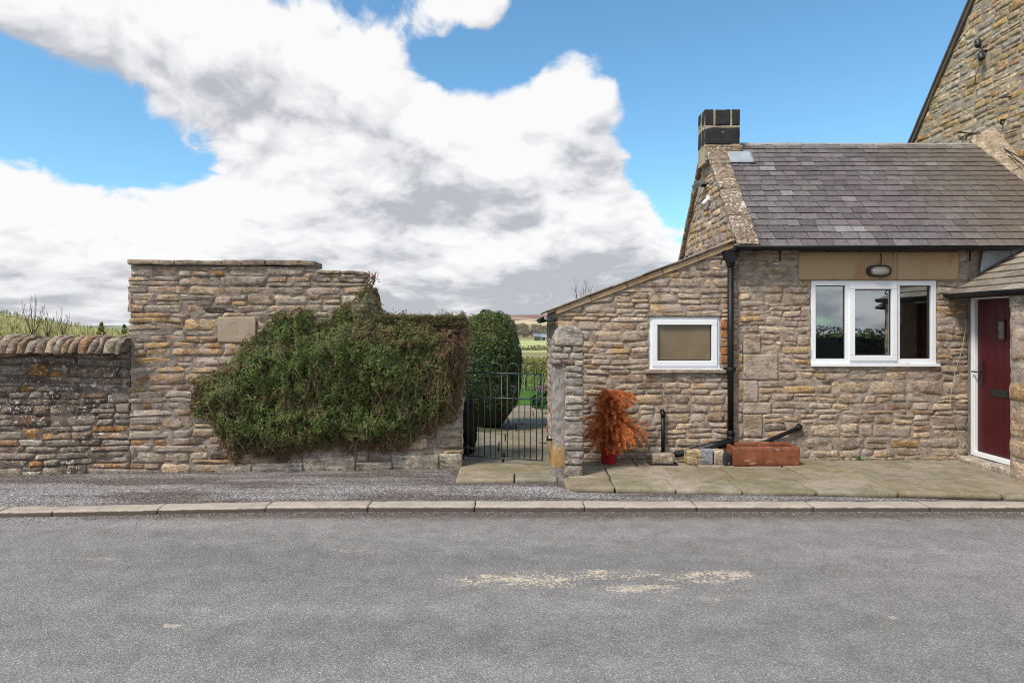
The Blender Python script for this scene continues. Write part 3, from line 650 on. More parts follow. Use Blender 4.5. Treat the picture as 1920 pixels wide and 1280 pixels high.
def make_outbuilding():
    t = thing('outbuilding', 'tall ochre and grey rubble stone front of a small outbuilding with flat stone capping', 'building', tuple(WF((UT0+UT1)/2, .05, -.6)))
    mb = MB(); zt, zt2 = wv(300, 497), wv(640, 513); us = wu(592)
    topf = lambda u: zt-.002 if u < us else zt-(zt-zt2)*min(1, (u-us)/.06)-.03*max(0, (u-us-.3))
    patch = (wu(409), wu(480), wv(440, 642), wv(440, 594))
    q = layout(UT0, UT1, .05, zt, holes=[patch], hr=(.05, .15), wr=(.15, .50), split=.5, topf=topf, wav=.026, rag0=.030, rag1=.0)
    def cc(c):
        zone = math.exp(-((c[0]-wu(370))/.75)**2-((c[1]-1.25)/.55)**2); r = rng.random()
        if rng.random() < .12+zone*.5: r = rng.choice([.82, .78, .945, .68, .72])+rng.uniform(-.03, .03)
        elif rng.random() < .45: r = rng.choice([.3, .34, .52, .25, .66])+rng.uniform(-.03, .03)
        return (r, rng.uniform(.2, 1), rng.random())
    lay(mb, q, WF, (-.006, .008), .0008, .010, edge=-.03, col=cc)
    mortar_grid(mb, WF, UT0+.012, UT1, .04, zt, topf=topf, base=-.006, amp=.014, step=.022)
    zc = zt2-.1; side_prism(mb, UT0+.03, UT1, 0, zc, -.40, -.03); side_prism(mb, UT0+.03, us, zc-.01, zt-.02, -.40, -.03)
    # rendered patch
    mb.rock(WF, *patch[:2], *patch[2:], -.03, .012, .006, .003, 14, 8, 2, mat=2, col=(.6, .6, .6), rag=.004)
    # end wall running back from the street
    B = WF(UT1, 0, 0); L = 1.5; FE = frame(B, (-WN[0], -WN[1], 0), WU)
    tp = lambda u: zt2-.05-.37*u
    q = layout(0, L, .9, zt2, hr=(.07, .13), topf=tp); lay(mb, q, FE, (0, .016), .005, .006)
    mortar_grid(mb, FE, 0, L, .0, zt2, topf=tp, base=-.008)
    mb.build('wall', [M_TALL, M_MT, mortar_mat('render_patch', (.34, .27, .20), (.40, .325, .25), .1)], t)
    mb = MB(); u = UT0-.025
    for pxa, pxb in ((241, 330), (330, 418), (418, 500), (500, 592)):
        a, b = wu(pxa), wu(pxb); mb.rock(WF, a, b-.006, zt+.001, zt+.058+rng.uniform(-.004, .004), -.42, .035, .012, .005, 12, 4, 5, col=(rng.random(), .6, .5), rag=.008)
    for pxa, pxb in ((594, 640), (640, 684)):
        a, b = wu(pxa), wu(pxb); za = topf((a+b)/2); mb.rock(WF, a, b-.006, za-.004, za+.03, -.42, .02, .012, .008, 10, 4, 5, col=(rng.random(), .6, .5), rag=.012)
    mb.build('capping', M_CAP, t)
    # mono-pitch slab roof falling away behind
    mb = MB()
    for k in range(7):
        a = UT0+(UT1-UT0+.06)*k/7; b = UT0+(UT1-UT0+.06)*(k+1)/7; fr = frame(WF(0, 0, 0), WU, (0, 0, 1), tuple(-WN+np.array([0, 0, -.37])))
        mb.rock(fr, a, b-.01, .36, 1.62, zt2-.03, zt2+.01, .01, .006, 8, 12, 2, col=(rng.random(), .5, .5), rag=.012)
    mb.build('roof', M_CAP, t)
make_outbuilding()

def make_garden_wall():
    t = thing('garden_wall', 'pale stone garden wall beneath the creeper, ending at the iron gate', 'wall', tuple(WF((UT1+UL1)/2, .05, -.2)))
    mb = MB(); top = 1.58; u0 = UT1+.004; uq = wu(410)
    q = layout(u0, UL1, .05, top, hr=(.09, .17), wr=(.16, .42), split=.3, rag1=.012); lay(mb, q, WF, (-.004, .016), .002, .008, edge=-.03)
    mortar_grid(mb, WF, u0, UL1, .04, top, base=-.010); side_prism(mb, u0, UL1-.02, 0, top-.01, -.42, -.03)
    B = WF(UL1, 0, 0); FE = frame(B, (-WN[0], -WN[1], 0), WU); q = layout(0, .42, .05, top, hr=(.1, .2), wr=(.18, .42), split=.1)
    lay(mb, q, FE, (-.008, .006), .005, .006); mortar_grid(mb, FE, 0, .42, .04, top, base=-.02)
    mb.build('masonry', [M_LOWER, M_MT], t)
    mb = MB(); u = u0
    while u < UL1: w = rng.uniform(.3, .5); mb.rock(WF, u, min(u+w, UL1+.02)-.006, top-.003, top+.04, -.43, .02, .012, .006, 8, 3, 5, col=(rng.random(), .5, .5)); u += w
    mb.build('capping', M_CAP, t)
    # projecting footing blocks under the creeper
    mb = MB(); u = uq
    while u < UL1-.12:
        w = rng.uniform(.28, .62); w = min(w, UL1-.005-u); mb.rock(WF, u, u+w-.006, .02, .14+rng.uniform(0, .10), -.05, .024+rng.uniform(0, .008), .010, .006, 14, 6, 3, col=(rng.uniform(.2, .6), rng.uniform(.4, .9), rng.random()), rag=.01); u += w
    mb.build('footing', M_LOWER, t)
make_garden_wall()

# ------------------------------------------------------------------ creeper over the walls
def inside(poly, x, y):
    r = np.zeros(len(x), bool); n = len(poly)
    for i in range(n):
        x1, y1 = poly[i]; x2, y2 = poly[(i+1) % n]
        c = ((y1 > y) != (y2 > y)) & (x < (x2-x1)*(y-y1)/(y2-y1+1e-12)+x1); r ^= c
    return r
def segdist(poly, x, y):
    d = np.full(len(x), 1e9); n = len(poly)
    for i in range(n):
        x1, y1 = poly[i]; x2, y2 = poly[(i+1) % n]; L = (x2-x1)**2+(y2-y1)**2
        t = np.clip(((x-x1)*(x2-x1)+(y-y1)*(y2-y1))/L, 0, 1); d = np.minimum(d, np.hypot(x-x1-t*(x2-x1), y-y1-t*(y2-y1)))
    return d
def make_creeper():
    pp = [(562, 576), (530, 584), (503, 606), (478, 632), (452, 650), (440, 672), (415, 690), (385, 702), (362, 722), (360, 752), (372, 782), (398, 790), (405, 815), (425, 850), (440, 868), (462, 846), (520, 862), (560, 850), (600, 838), (700, 845), (760, 838), (800, 815), (828, 792), (845, 790), (862, 765), (872, 700), (876, 660), (876, 603), (868, 592), (790, 590), (735, 592), (718, 580), (708, 548), (695, 512), (684, 518), (682, 545), (662, 560), (640, 572), (620, 600), (600, 606), (580, 585)]
    poly = [(wu(a), wv(a, b)) for a, b in pp]; P = np.array(poly)
    root = thing('climbing_shrub', 'dense green and brown cotoneaster creeper draped over the garden wall beside the gate', 'creeper', tuple(WF(wu(640), .1, .1)))
    lo, hi = P.min(0)-.1, P.max(0)+.1
    def thick(u, v):
        d = segdist(poly, u, v)*np.where(inside(poly, u, v), 1, -1)
        p3 = np.stack([u, v*.8, 0*u], 1)
        return d, .03+.20*smooth(0, .30, d)+smooth(0, .12, d)*(.13*fbm(p3, 3, 2.4)+.07*fbm(p3+7, 2, 8))
    n = 230000; u = rng.uniform(lo[0], hi[0], n); v = rng.uniform(lo[1], hi[1], n)
    ju = u+.05*fbm(np.stack([u, v, 0*u], 1), 3, 6); jv = v+.06*fbm(np.stack([u, v, 0*u+3], 1), 3, 6)
    d, th = thick(ju, jv); k = (d > 0) | ((d > -.035) & (rng.random(n) < .12)); u, v, ju, jv, d, th = [a[k] for a in (u, v, ju, jv, d, th)]
    n = len(u); depth = rng.random(n)**2.2; nn = np.maximum(th*(1-.55*depth)+rng.normal(0, .008, n), .02)
    # tufts: leaves gather towards random sprig centres
    tuft = fbm(np.stack([u*14, v*11, nn*14], 1), 2); keep = rng.random(n) < np.clip(.62+.9*tuft, .12, 1); keep |= d < .05; pk = (u > wu(655)) & (v > 1.72); keep &= ~pk | (rng.random(n) < .45)
    u, v, d, th, nn, tuft, depth = [a[keep] for a in (u, v, d, th, nn, tuft, depth)]; n = len(u)
    pxc = 960+F*((WF(u, v, nn)[:, 0])/(WF(u, v, nn)[:, 1])); z = v
    p3 = np.stack([u, v, 0*u], 1); reg = fbm(p3, 3, 3.0)+.35*fbm(p3+3, 2, 12)
    brown = smooth(795, 870, pxc)*.72+smooth(.62, .22, z)*.9+smooth(.10, .0, d)*.55+smooth(1.45, 1.62, z)*.35*smooth(600, 700, pxc)+smooth(.25, .55, reg)*.6+smooth(480, 380, pxc)*.35+smooth(700, 850, pxc)*.3
    isb = rng.random(n) < np.clip(brown*.62+.05, 0, .93); yel = rng.random(n) < smooth(1.3, 1.6, z)*.45*smooth(560, 700, pxc)
    g = pcol(n, [(.065, .105, .024), (.10, .15, .034), (.135, .19, .048), (.19, .23, .075), (.04, .068, .02)], [.24, .3, .22, .1, .14])
    b = pcol(n, [(.15, .08, .045), (.22, .14, .085), (.11, .065, .04), (.27, .18, .12), (.16, .12, .05)], [.3, .25, .25, .1, .1])
    o = pcol(n, [(.15, .16, .055), (.19, .17, .07), (.11, .13, .035)])
    c = np.where(isb[:, None], b, np.where(yel[:, None], o, g))
    gx = (thick(u+.03, v)[1]-thick(u-.03, v)[1])/.06; gz = (thick(u, v+.03)[1]-thick(u, v-.03)[1])/.06
    N3 = WN[None]*1.0-gx[:, None]*WU[None]-gz[:, None]*np.array([[0, 0, 1.]])+np.array([[0, 0, .25]])
    mb = MB(); pts = WF(u, v, nn); pts[:, 2] = np.maximum(pts[:, 2], .1)
    leaves(mb, pts, N3, np.where(isb, .0095, .0092), c*1.12, .62, .65)
    nt = 30000; ut = rng.uniform(wu(712), UL1+.03, nt); nt_ = rng.uniform(-.40, .12, nt); vt = 1.60+(.115+.03*fbm(np.stack([ut, nt_, 0*ut], 1), 3, 6))*rng.uniform(.1, 1, nt)
    ct = pcol(nt, [(.12, .14, .045), (.17, .18, .07), (.08, .12, .03), (.22, .16, .09), (.15, .10, .06)]); leaves(mb, WF(ut, vt, nt_), np.tile([0, -.2, 1.], (nt, 1)), .0095, ct, .6, .8)
    mb.build('foliage', M_LEAF, root)
    # dark inner mass
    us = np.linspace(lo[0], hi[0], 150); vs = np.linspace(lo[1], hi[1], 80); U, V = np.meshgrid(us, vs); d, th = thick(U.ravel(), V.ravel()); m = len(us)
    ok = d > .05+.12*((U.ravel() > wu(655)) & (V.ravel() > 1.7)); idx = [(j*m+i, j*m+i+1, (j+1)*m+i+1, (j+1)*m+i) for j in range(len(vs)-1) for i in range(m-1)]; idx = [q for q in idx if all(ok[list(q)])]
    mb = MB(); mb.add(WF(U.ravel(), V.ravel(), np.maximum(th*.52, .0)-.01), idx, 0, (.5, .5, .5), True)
    # sprays of twigs, trailing stems
    for k in range(1000):
        while True:
            a, b_ = rng.uniform(lo[0], hi[0]), rng.uniform(lo[1], hi[1]); dd, tt = thick(np.array([a]), np.array([b_]))
            if dd[0] > .01: break
        px = 960+F*WF(a, b_, .1)[0]/WF(a, b_, .1)[1]; wgt = .25+.75*smooth(700, 860, px)+.6*smooth(.6, .3, b_)
        if rng.random() > wgt: continue
        L = rng.uniform(.08, .34); pt = np.array(WF(a, b_, tt[0]+rng.uniform(-.01, .02))); pts = [pt.copy()]
        dr = np.array(WU)*rng.normal(0, .5)+np.array([0, 0, -1.0])*rng.choice([1, -.3], p=[.85, .15])+WN*rng.uniform(-.1, .35)
        for s in range(4):
            dr = dr/np.linalg.norm(dr); pt = pt+dr*L/4; dr = dr+rng.normal(0, .28, 3)+np.array([0, 0, -.25]); pts.append(pt.copy())
        if min(p[2] for p in pts) < .12: continue
        g = rng.uniform(.7, 1.5); mb.tube(pts, [.0019, .0018, .0015, .0012, .0006], 3, 1, (.17*g, .105*g, .07*g))
    for k in range(150):       # upright wisps above the clipped top
        px = rng.choice([rng.uniform(715, 875), rng.uniform(684, 710)], p=[.8, .2]); py = 594 if px > 712 else 520
        a = wu(px); b_ = wv(px, py); p = np.array(WF(a, b_-.03, rng.uniform(0, .12))); L = rng.uniform(.03, .10)
        mb.tube([p, p+[rng.normal(0, .01), 0, L*.6], p+[rng.normal(0, .02), 0, L]], [.002, .0016, .0008], 3, 1, (.15, .13, .06) if px > 712 else (.2, .06, .05))
    mb.build('stems', [M_CORE, leaf_mat('twig', .8, 0)], root)
make_creeper()

# ================================================================== GATE
def make_gate():
    A = np.array([X(877, 7.6), 7.6, 0]); B = np.array([X(1017, 7.35), 7.35, 0]); U = B-A; W = np.linalg.norm(U); U /= W; Nn = np.array([U[1], -U[0], 0]); G = frame(A, U, Nn)
    t = thing('garden_gate', 'slim wrought iron garden gate with looped top and scrolls, standing ajar', 'gate', tuple(G(W/2, .11, 0)))
    zb, zm, zt = .16, .815, 1.087; p = lambda u, z, n=0: tuple(G(u, z, n))
    for nm, u in (('gate_post', 0), ('gate_post', W)):
        MB().tube([p(u, zb-.005), p(u, zt+.005)], .0085, 8).build(nm, M_IRON, t)
    for nm, z, z2 in (('rail', zb, zb+.005), ('rail', zm, zm), ('rail', zt, zt)):
        MB().tube([p(0, z, .001), p(W, z, .001)], .0080, 6).build(nm, M_IRON, t)
    us = [W*k/13 for k in range(14)]
    for k in range(1, 13):
        mb = MB()
        if k % 3 == 2:
            pts = [(us[k], zb), (us[k], zm+.03), (us[k]+.006, zm+.055)]
            cx, cz = us[k]+.004, zm+.105
            for s in range(22):
                a = -math.pi*.35+s/21*math.pi*2.9; r = .040*(1-s/21*.72); pts.append((cx+r*math.cos(a), cz+r*math.sin(a)))
            mb.tube([p(a, b, .006) for a, b in pts], .0046, 6); nm = 'scroll_bar'
        else: mb.tube([p(us[k], zb), p(us[k], zt)], .0060, 6); nm = 'bar'
        mb.build(nm, M_IRON, t)
    for k in (1, 4, 7, 10):
        a, b = us[k], us[k+2]; c = (a+b)/2; r = (b-a)/2; MB().tube([p(a, zt)]+[p(c-r*math.cos(math.pi*s/14), zt+.045+r*math.sin(math.pi*s/14)) for s in range(15)]+[p(b, zt)], .0060, 6).build('hoop', M_IRON, t)
    for z in (.98, .25):
        mb = MB(); mb.tube([p(-.05, z, 0), p(.10, z, .004)], .012, 8); mb.tube([p(0, z-.03, 0), p(0, z+.03, 0)], .016, 8); mb.build('hinge', M_IRON, t)
    mb = MB(); mb.tube([p(W-.04, .35, .01), p(W+.05, .35, .01)], .006, 6); mb.build('latch', M_IRON, t)
    # latch keeper let into the pillar
    mb = MB(); q = at(1030, 824, 7.02); mb.box(q[0]-.03, q[0]+.03, q[1]-.01, q[1]+.01, q[2]-.012, q[2]+.01); mb.tube([(q[0]-.02, q[1], q[2]), (q[0]-.02, q[1], q[2]+.045)], .008, 6)
    tag(mb.build('latch_keeper', M_BLACK), 'small black iron latch keeper fixed to the stone gate pillar', 'latch')
make_gate()

def make_pillar():
    t = thing('gate_pillar', 'weathered round topped stone gate pillar with ochre stained foot', 'gate pillar', (.56, 7.05, .1))
    x0, xm, x1 = .412, .538, .716; yf = 6.87
    mb = MB(); f2 = xz(yf+.06)
    mb.rock(f2, x0, xm+.012, .05, 1.21, -.34, .035, .014, .006, 10, 30, 8, col=(.45, .55, .3), rag=.012)
    m, N = mat('stained_gatepost_stone'); P = objc(N); z = N.xyz(P)[2]; n = N.noise(P, 14, 6, .65); g = N.noise(P, 90, 4, .7)
    c = N.mix(N.rng(n, .35, .68), (.22, .195, .185), (.36, .335, .32)); c = N.mix(N.rng(N.noise(P, 30, 4), .56, .64, 0, .7), c, (.12, .10, .09))
    k = N.rng(g, .25, .75, .7, 1.3, False); c = N.mix(1.0, c, N.comb(k, k, k), 'MULTIPLY')
    st = N.math('MULTIPLY', N.rng(N.math('ADD', z, N.math('MULTIPLY', N.math('SUBTRACT', n, .5), .25)), .34, .26), N.rng(z, .07, .10)); c = N.mix(N.math('MULTIPLY', st, .85), c, N.mix(n, (.34, .15, .02), (.42, .30, .12)))
    finish(N, c, .93, N.math('ADD', n, N.math('MULTIPLY', g, .4)), .9, .012, spec=.1)
    mb.build('gatepost', m, t)
    mb = MB(); f1 = xz(yf); F1 = frame((0, yf, 0), (1, 0, 0), (0, -1, 0))
    q = layout(xm-.004, x1, .07, 1.20, hr=(.06, .17), wr=(.12, .3), split=.35, rag0=.004, rag1=.012); lay(mb, q, F1, (-.006, .012), .001, .014, edge=-.012)
    q = layout(x0, x1, 1.20, 1.40, hr=(.06, .09), wr=(.07, .2), split=0, rag0=.008, rag1=.012); lay(mb, q, F1, (0, .014), .004, .009, edge=-.03)
    FS = frame((x1, yf, 0), (0, 1, 0), (1, 0, 0)); q = layout(0, .40, .07, 1.40, hr=(.08, .16), wr=(.15, .3)); lay(mb, q, FS, (-.006, .01), .004, .006)
    FW = frame((x0, yf+.4, 0), (0, -1, 0), (-1, 0, 0)); q = layout(0, .4, 1.2, 1.40, hr=(.07, .09), wr=(.15, .3)); lay(mb, q, FW, (-.006, .01), .004, .006)
    mb.box(xm-.01, x1-.014, yf+.014, yf+.41, .0, 1.2, 1); mb.box(x0+.014, x1-.014, yf+.016, yf+.41, 1.19, 1.4, 1)
    mortar_grid(mb, F1, xm+.006, x1-.01, .07, 1.2, base=-.008, amp=.008); mortar_grid(mb, F1, x0+.01, x1-.01, 1.2, 1.4, base=-.008, amp=.008)
    mb.build('rubble', [M_PILL, M_MT], t)
    # rounded cap
    mb = MB(); cx = (x0+x1)/2+.012; hw = (x1-x0)/2-.004; mb.rock(F1, cx-hw, cx+hw, 1.40, 1.612, -.41, .014, .028, .004, 22, 16, 12, col=(.35, .55, .4))
    V = mb.v[0]; f = np.clip((V[:, 2]-1.40)/.212, 0, 1); V[:, 0] = cx+(V[:, 0]-cx)*np.sqrt(1-.93*f**3.2); V += np.stack([fbm(V+k*13, 3, 11) for k in range(3)], 1)*.010
    mb.build('cap', M_PILL, t)
make_pillar()

# ================================================================== COTTAGE
YW = 7.73
FW_ = frame((0, YW, 0), (1, 0, 0), (0, -1, 0))
xL, xM, xR = .513, 2.56, 5.17
WB = (X(1521, YW), X(1756, YW), Zp(682, YW), Zp(526, YW))          # large window opening
WS = (X(1217.5, YW), X(1350, YW), Zp(691, YW), Zp(594, YW))        # small window opening
ZE = 2.50; RY, RZ = 8.92, 3.99; EY, EZ = 7.58, 2.50; GX = 6.30
cot = thing('cottage', 'low grey brown rubble stone cottage with purple slate roof and white windows', 'cottage', (3.8, 8.9, .1))
def window(name, x0, x1, z0, z1, y, lights, sill, root, glass, label=None, fw=.052):
    """uPVC casement: outer frame, mullions, sashes, panes"""
    w = bpy.data.objects.new(name, None); COL.objects.link(w); w.parent = root; w.location = Vector(((x0+x1)/2, y, z0))-root.location
    if label: w['label'] = label
    class RR: pass
    off = RR(); off.location = Vector(((x0+x1)/2, y, z0))
    def put(mb, nm, m, bevel=.004):
        o = mb.build(nm, m, off_dummy := None, bevel=0)
        me = o.data; V = np.empty(len(me.vertices)*3); me.vertices.foreach_get('co', V); V = V.reshape(-1, 3)-np.array(off.location); me.vertices.foreach_set('co', V.ravel()); me.update(); o.parent = w
        if bevel: b = o.modifiers.new('bevel', 'BEVEL'); b.width = bevel; b.segments = 2; b.limit_method = 'ANGLE'
        return o
    fr = MB(); yb = y+.065
    fr.box(x0, x1, y, yb, z1-fw, z1); fr.box(x0, x1, y, yb, z0, z0+fw); fr.box(x0, x0+fw, y+.0006, yb, z0+fw+.0004, z1-fw-.0004); fr.box(x1-fw, x1, y+.0006, yb, z0+fw+.0004, z1-fw-.0004)
    for (a, b, sash) in lights[:-1]: fr.box(b, lights[lights.index((a, b, sash))+1][0], y+.0006, yb, z0+fw+.0004, z1-fw-.0004)
    put(fr, 'frame', M_UPVC)
    for (a, b, sash) in lights:
        za, zb_ = z0+fw, z1-fw
        if sash:
            s = MB(); o_ = .022; sw = .062; A, B, C, D = a-o_, b+o_, za-o_, zb_+o_; ys = y-.018
            s.box(A, B, ys, y+.03, D-sw, D); s.box(A, B, ys, y+.03, C, C+sw); s.box(A, A+sw, ys, y+.03, C+sw+.0005, D-sw-.0005); s.box(B-sw, B, ys, y+.03, C+sw+.0005, D-sw-.0005)
            put(s, 'sash', M_UPVC); a, b, za, zb_ = A+sw, B-sw, C+sw, D-sw
        bd = MB(); k = .010; yg = y+.012
        bd.box(a, b, yg, yg+.03, zb_-k, zb_); bd.box(a, b, yg, yg+.03, za, za+k); bd.box(a, a+k, yg+.001, yg+.03, za+k, zb_-k); bd.box(b-k, b, yg+.001, yg+.03, za+k, zb_-k)
        put(bd, 'glazing_bead', M_RUBBER, 0)
        put(MB().box(a+.002, b-.002, yg+.008, yg+.014, za+.002, zb_-.002), 'pane', glass, 0)
    if sill:
        put(MB().box(x0-.0, x1+.03, y-.035, y+.05, z0-.030, z0-.001), 'sill', M_UPVC)
    return w
def make_cottage():
    mb = MB(); rise = lambda u: min(ZE, 1.79+(u-xL)*(2.548-1.79)/(2.536-xL)-.01) if u < xM else ZE
    lint = (X(1497, YW), X(1796, YW), Zp(525, YW), Zp(472, YW)); lint2 = (X(1214, YW), X(1352, YW), WS[3], WS[3]+.045)
    quo = (X(1386, YW), X(1420, YW))
    brick = (WS[1], X(1365, YW), Zp(682, YW), Zp(602, YW))
    holes = [(WB[0], WB[1], WB[2], WB[3]), (WS[0], WS[1], WS[2]-.052, WS[3]), lint, lint2]
    qu = []; z = .12
    for k, h in enumerate([.22, .27, .13, .25, .30, .22]):     # large quoins at the corner of the main house
        w = (.36, .22, .33, .17, .40, .2)[k]; qu.append((xM+.055, xM+.055+w, z, z+h)); z += h
    bricks = [(brick[0]+.012, brick[1], brick[2]+i*(brick[3]-brick[2])/5, brick[2]+(i+1)*(brick[3]-brick[2])/5) for i in range(5)]
    # lean-to face and main face are laid separately, meeting at a straight joint by the downpipe
    q = layout(xL, xM, .08, 2.56, holes=[h for h in holes if h[0] < xM]+[(brick[0], brick[1]+.004, brick[2], brick[3])], hr=(.05, .135), wr=(.14, .42), split=.45, wav=.028, topf=rise, rag0=.006)
    lay(mb, q, FW_, (-.002, .008), .0008, .008, edge=-.03, col=lambda c: (rng.random(), rng.uniform(.35, .9), rng.random()))
    q = layout(xM+.004, xR, .08, ZE, holes=[h for h in holes if h[0] > xM]+qu, hr=(.055, .165), wr=(.13, .42), split=.50, rag1=.02, wav=.035)
    lay(mb, q, FW_, (-.006, .005), .0008, .010, edge=-.03, col=lambda c: (rng.random(), rng.uniform(.25, .9), rng.random()))
    for a in qu: mb.rock(FW_, a[0]+.003, a[1]-.004, a[2]+.003, a[3]-.003, -.05, .010, .014, .004, 12, 8, 3, col=(rng.choice([.18, .52, .64]), rng.uniform(.45, .7), rng.random()), rag=.006)
    mortar_grid(mb, FW_, xL+.01, xR, .06, 2.56, holes=holes[:2], topf=rise, base=-.007, amp=.013, step=.020)
    # core of the wall round the openings, with reveals
    def core(a, b, c, d): mb.box(a, b, YW+.028, YW+.30, c, d, 1)
    core(xL+.012, WS[0], .0, 1.78); core(WS[0], WS[1], 0, WS[2]-.052); core(WS[1], WB[0], 0, 2.1); core(WB[0], WB[1], 0, WB[2]); core(WB[1], xR, 0, WB[3]); core(xM, xR+1.1, WB[3], ZE-.002)
    core(WS[0], WS[1], WS[3], 2.05); core(WS[1], xM, 2.1, 2.35); core(1.9, xM, 2.05, 2.1); mb.box(xR+.02, GX, YW+.03, YW+.3, 0, WB[3]+.01, 1)
    mb.build('front_wall', [M_HSE, M_MH], cot)
    # return corner towards the porch and left end of the lean-to
    mb = MB(); FL = frame((xL, YW+2.2, 0), (0, -1, 0), (-1, 0, 0)); q = layout(0, 2.2, .08, 1.78, hr=(.08, .15)); lay(mb, q, FL, (0, .014), .005, .006); mortar_grid(mb, FL, 0, 2.2, .05, 1.78)
    mb.box(xL+.03, xL+.3, YW+.31, YW+2.2, 0, 1.76, 1); mb.box(xL+.02, GX, 10.2, 10.4, 0, 1.5, 1); mb.box(xL+.02, 4.25, 10.2, 10.4, 1.5, 1.85, 1); mb.box(4.62, GX, 10.2, 10.4, 1.5, 1.85, 1); mb.box(xM, GX, 10.2, 10.4, 1.85, ZE, 1)
    mb.build('rear_wall', [M_HSE, M_MH], cot)
    # gable end above the lean-to roof
    mb = MB(); GE = frame((2.555, 10.25, 0), (0, -1, 0), (-1, 0, 0))
    def gtop(u):
        y = 10.25-u; return min(EZ+(y-EY)*(RZ-EZ)/(RY-EY), RZ-(y-RY)*(RZ-EZ)/(RY-EY))-.03
    q = layout(0, 10.25-YW, 1.9, RZ, hr=(.07, .15), wr=(.13, .36), topf=gtop); lay(mb, q, GE, (-.004, .012), .002, .009, col=lambda c: (rng.choice([.93, .28, .1, .5, .9]), rng.uniform(.3, 1), rng.random())); mortar_grid(mb, GE, 0, 10.25-YW, 1.8, RZ, topf=gtop, base=-.004)
    pr = [(YW+.03, 1.8), (10.2, 1.8), (10.2, gtop(.05)-.01), (RY, RZ-.06), (YW+.03, gtop(10.25-YW-.03)-.01)]; mb.prism(pr, 'x', 2.585, 2.8, 1)
    mb.build('gable_wall', [M_HSE, M_MH], cot)
    # dressed lintel in two lengths
    mb = MB(); xm = X(1681, YW)
    mb.rock(FW_, lint[0], xm-.0015, lint[2]+.002, lint[3]+.004, -.10, .018, .006, .0015, 20, 8, 3, col=(.35, .55, .2)); mb.rock(FW_, xm+.0015, lint[1], lint[2]+.002, lint[3]+.004, -.10, .017, .006, .0015, 14, 8, 3, col=(.85, .6, .7)); mb.build('lintel', M_ASH, cot)
    mb = MB(); mb.rock(FW_, lint2[0], lint2[1], lint2[2]+.002, lint2[3]+.0, -.1, .016, .008, .004, 20, 3, 3, col=(.4, .5, .5)); mb.build('lintel', M_HSE, cot)
    mb = MB(); mb.rock(FW_, X(1208, YW), X(1361, YW), WS[2]-.052, WS[2]-.004, -.1, .045, .010, .004, 24, 4, 4, col=(.5, .45, .5)); mb.build('stone_sill', M_HSE, cot)
    mb = MB()
    for a in bricks: mb.rock(FW_, a[0]+.002, a[1]-.004, a[2]+.005, a[3]-.005, -.05, .008, .006, .003, 6, 5, 3, col=(rng.random(), rng.uniform(.3, .8), rng.random()))
    bm = stone_mat('orange_brick', [(0, (.30, .12, .05)), (.5, (.38, .17, .075)), (1, (.30, .20, .13))], lichen=.1, smear=.5, dark=.1); mb.build('brick_jamb', bm, cot)
    # windows
    yy = YW+.006; g = lambda p: X(p, YW)
    window('window', WB[0], WB[1], WB[2], WB[3], yy, [(g(1530), g(1585), 0), (g(1596), g(1678), 1), (g(1688), g(1743), 0)], True, cot, M_GLASS, 'white three light window', fw=.056)
    window('window', WS[0], WS[1], WS[2], WS[3], yy+.005, [(g(1226), g(1341), 1)], True, cot, M_FROST, 'small white window with obscured brown glass', fw=.05)
    # roof
    mb = MB(); sl = math.hypot(RY-EY, RZ-EZ); sv = np.array([0, RY-EY, RZ-EZ])/sl; nv = np.array([0, -sv[2], sv[1]]); RF = frame((0, EY, EZ), (1, 0, 0), nv, sv)
    RB = frame((0, 2*RY-EY, EZ), (1, 0, 0), (0, sv[2], sv[1]), (0, -sv[1], sv[2]))
    edge = lambda t: 6.02+(RY-(EY+t*sv[1]))*.44
    def slates(fr, xa, xb, L, g0, clip=None, m=0, wr=(.13, .21), g1=None):
        t = -.02; row = 0; rows = []
        while t < L-.02: g_ = g0+((g1 or g0)-g0)*t/L; rows.append((t, min(t+g_, L))); t += g_
        for (a, b) in rows:
            x = xa-rng.uniform(0, .1); xe = clip(a) if clip else xb; band = fbm(np.array([[0, a*1.5, 0]]), 2)[0]
            while x < xe:
                w = rng.uniform(*wr); p, q = max(x, xa), min(x+w, xe)
                if q-p > .015:
                    dz = rng.uniform(0, .003); ja, jb = rng.uniform(-.006, .004, 2); up = min(b+.03, L); s_ = .0015
                    lo_, li = .017+dz, .006; s_ = .0032
                    V = [(p+s_, a+ja, lo_), (q-s_, a+jb, lo_+rng.uniform(-.001, .002)), (q-s_, up, .004+dz), (p+s_, up, .004+dz), (p+s_, a+ja, lo_-.008), (q-s_, a+jb, lo_-.008)]
                    W = fr(*np.array(V).T); r = float(np.clip(.5+.28*fbm(np.array([[x*1.6, a*2.2, 1.]]), 2)[0]+rng.normal(0, .16), 0, .95)); 
                    if rng.random() < .025: r = 1.0
                    mb.add(W, [(0, 1, 2, 3), (4, 5, 1, 0), (4, 0, 3), (1, 5, 2)], m, (r, rng.random(), rng.random()))
                x += w
    slates(RF, 2.73, 6.3, sl, .118, clip=lambda t: min(edge(t), GX), g1=.088)
    slates(RB, 2.73, 6.3, sl, .11)
    P = RF(np.array([2.6, 6.28, 6.28, 2.6]), np.array([.0, .0, sl, sl]), np.full(4, -.01)); mb.add(P, [(0, 1, 2, 3)], 1); P = RB(np.array([2.6, 6.28, 6.28, 2.6]), np.array([.0, .0, sl, sl]), np.full(4, -.01)); mb.add(P, [(3, 2, 1, 0)], 1)
    mb.build('slate_roof', [M_SLATE, M_WOODD], cot)
    # lead patch at the chimney foot, fillet against the farmhouse
    mb = MB(); us = np.linspace(2.735, 3.06, 9); ts = np.linspace(sl-.47, sl-.22, 6); U, T = np.meshgrid(us, ts); U = U+.06*(T-ts[0])*0
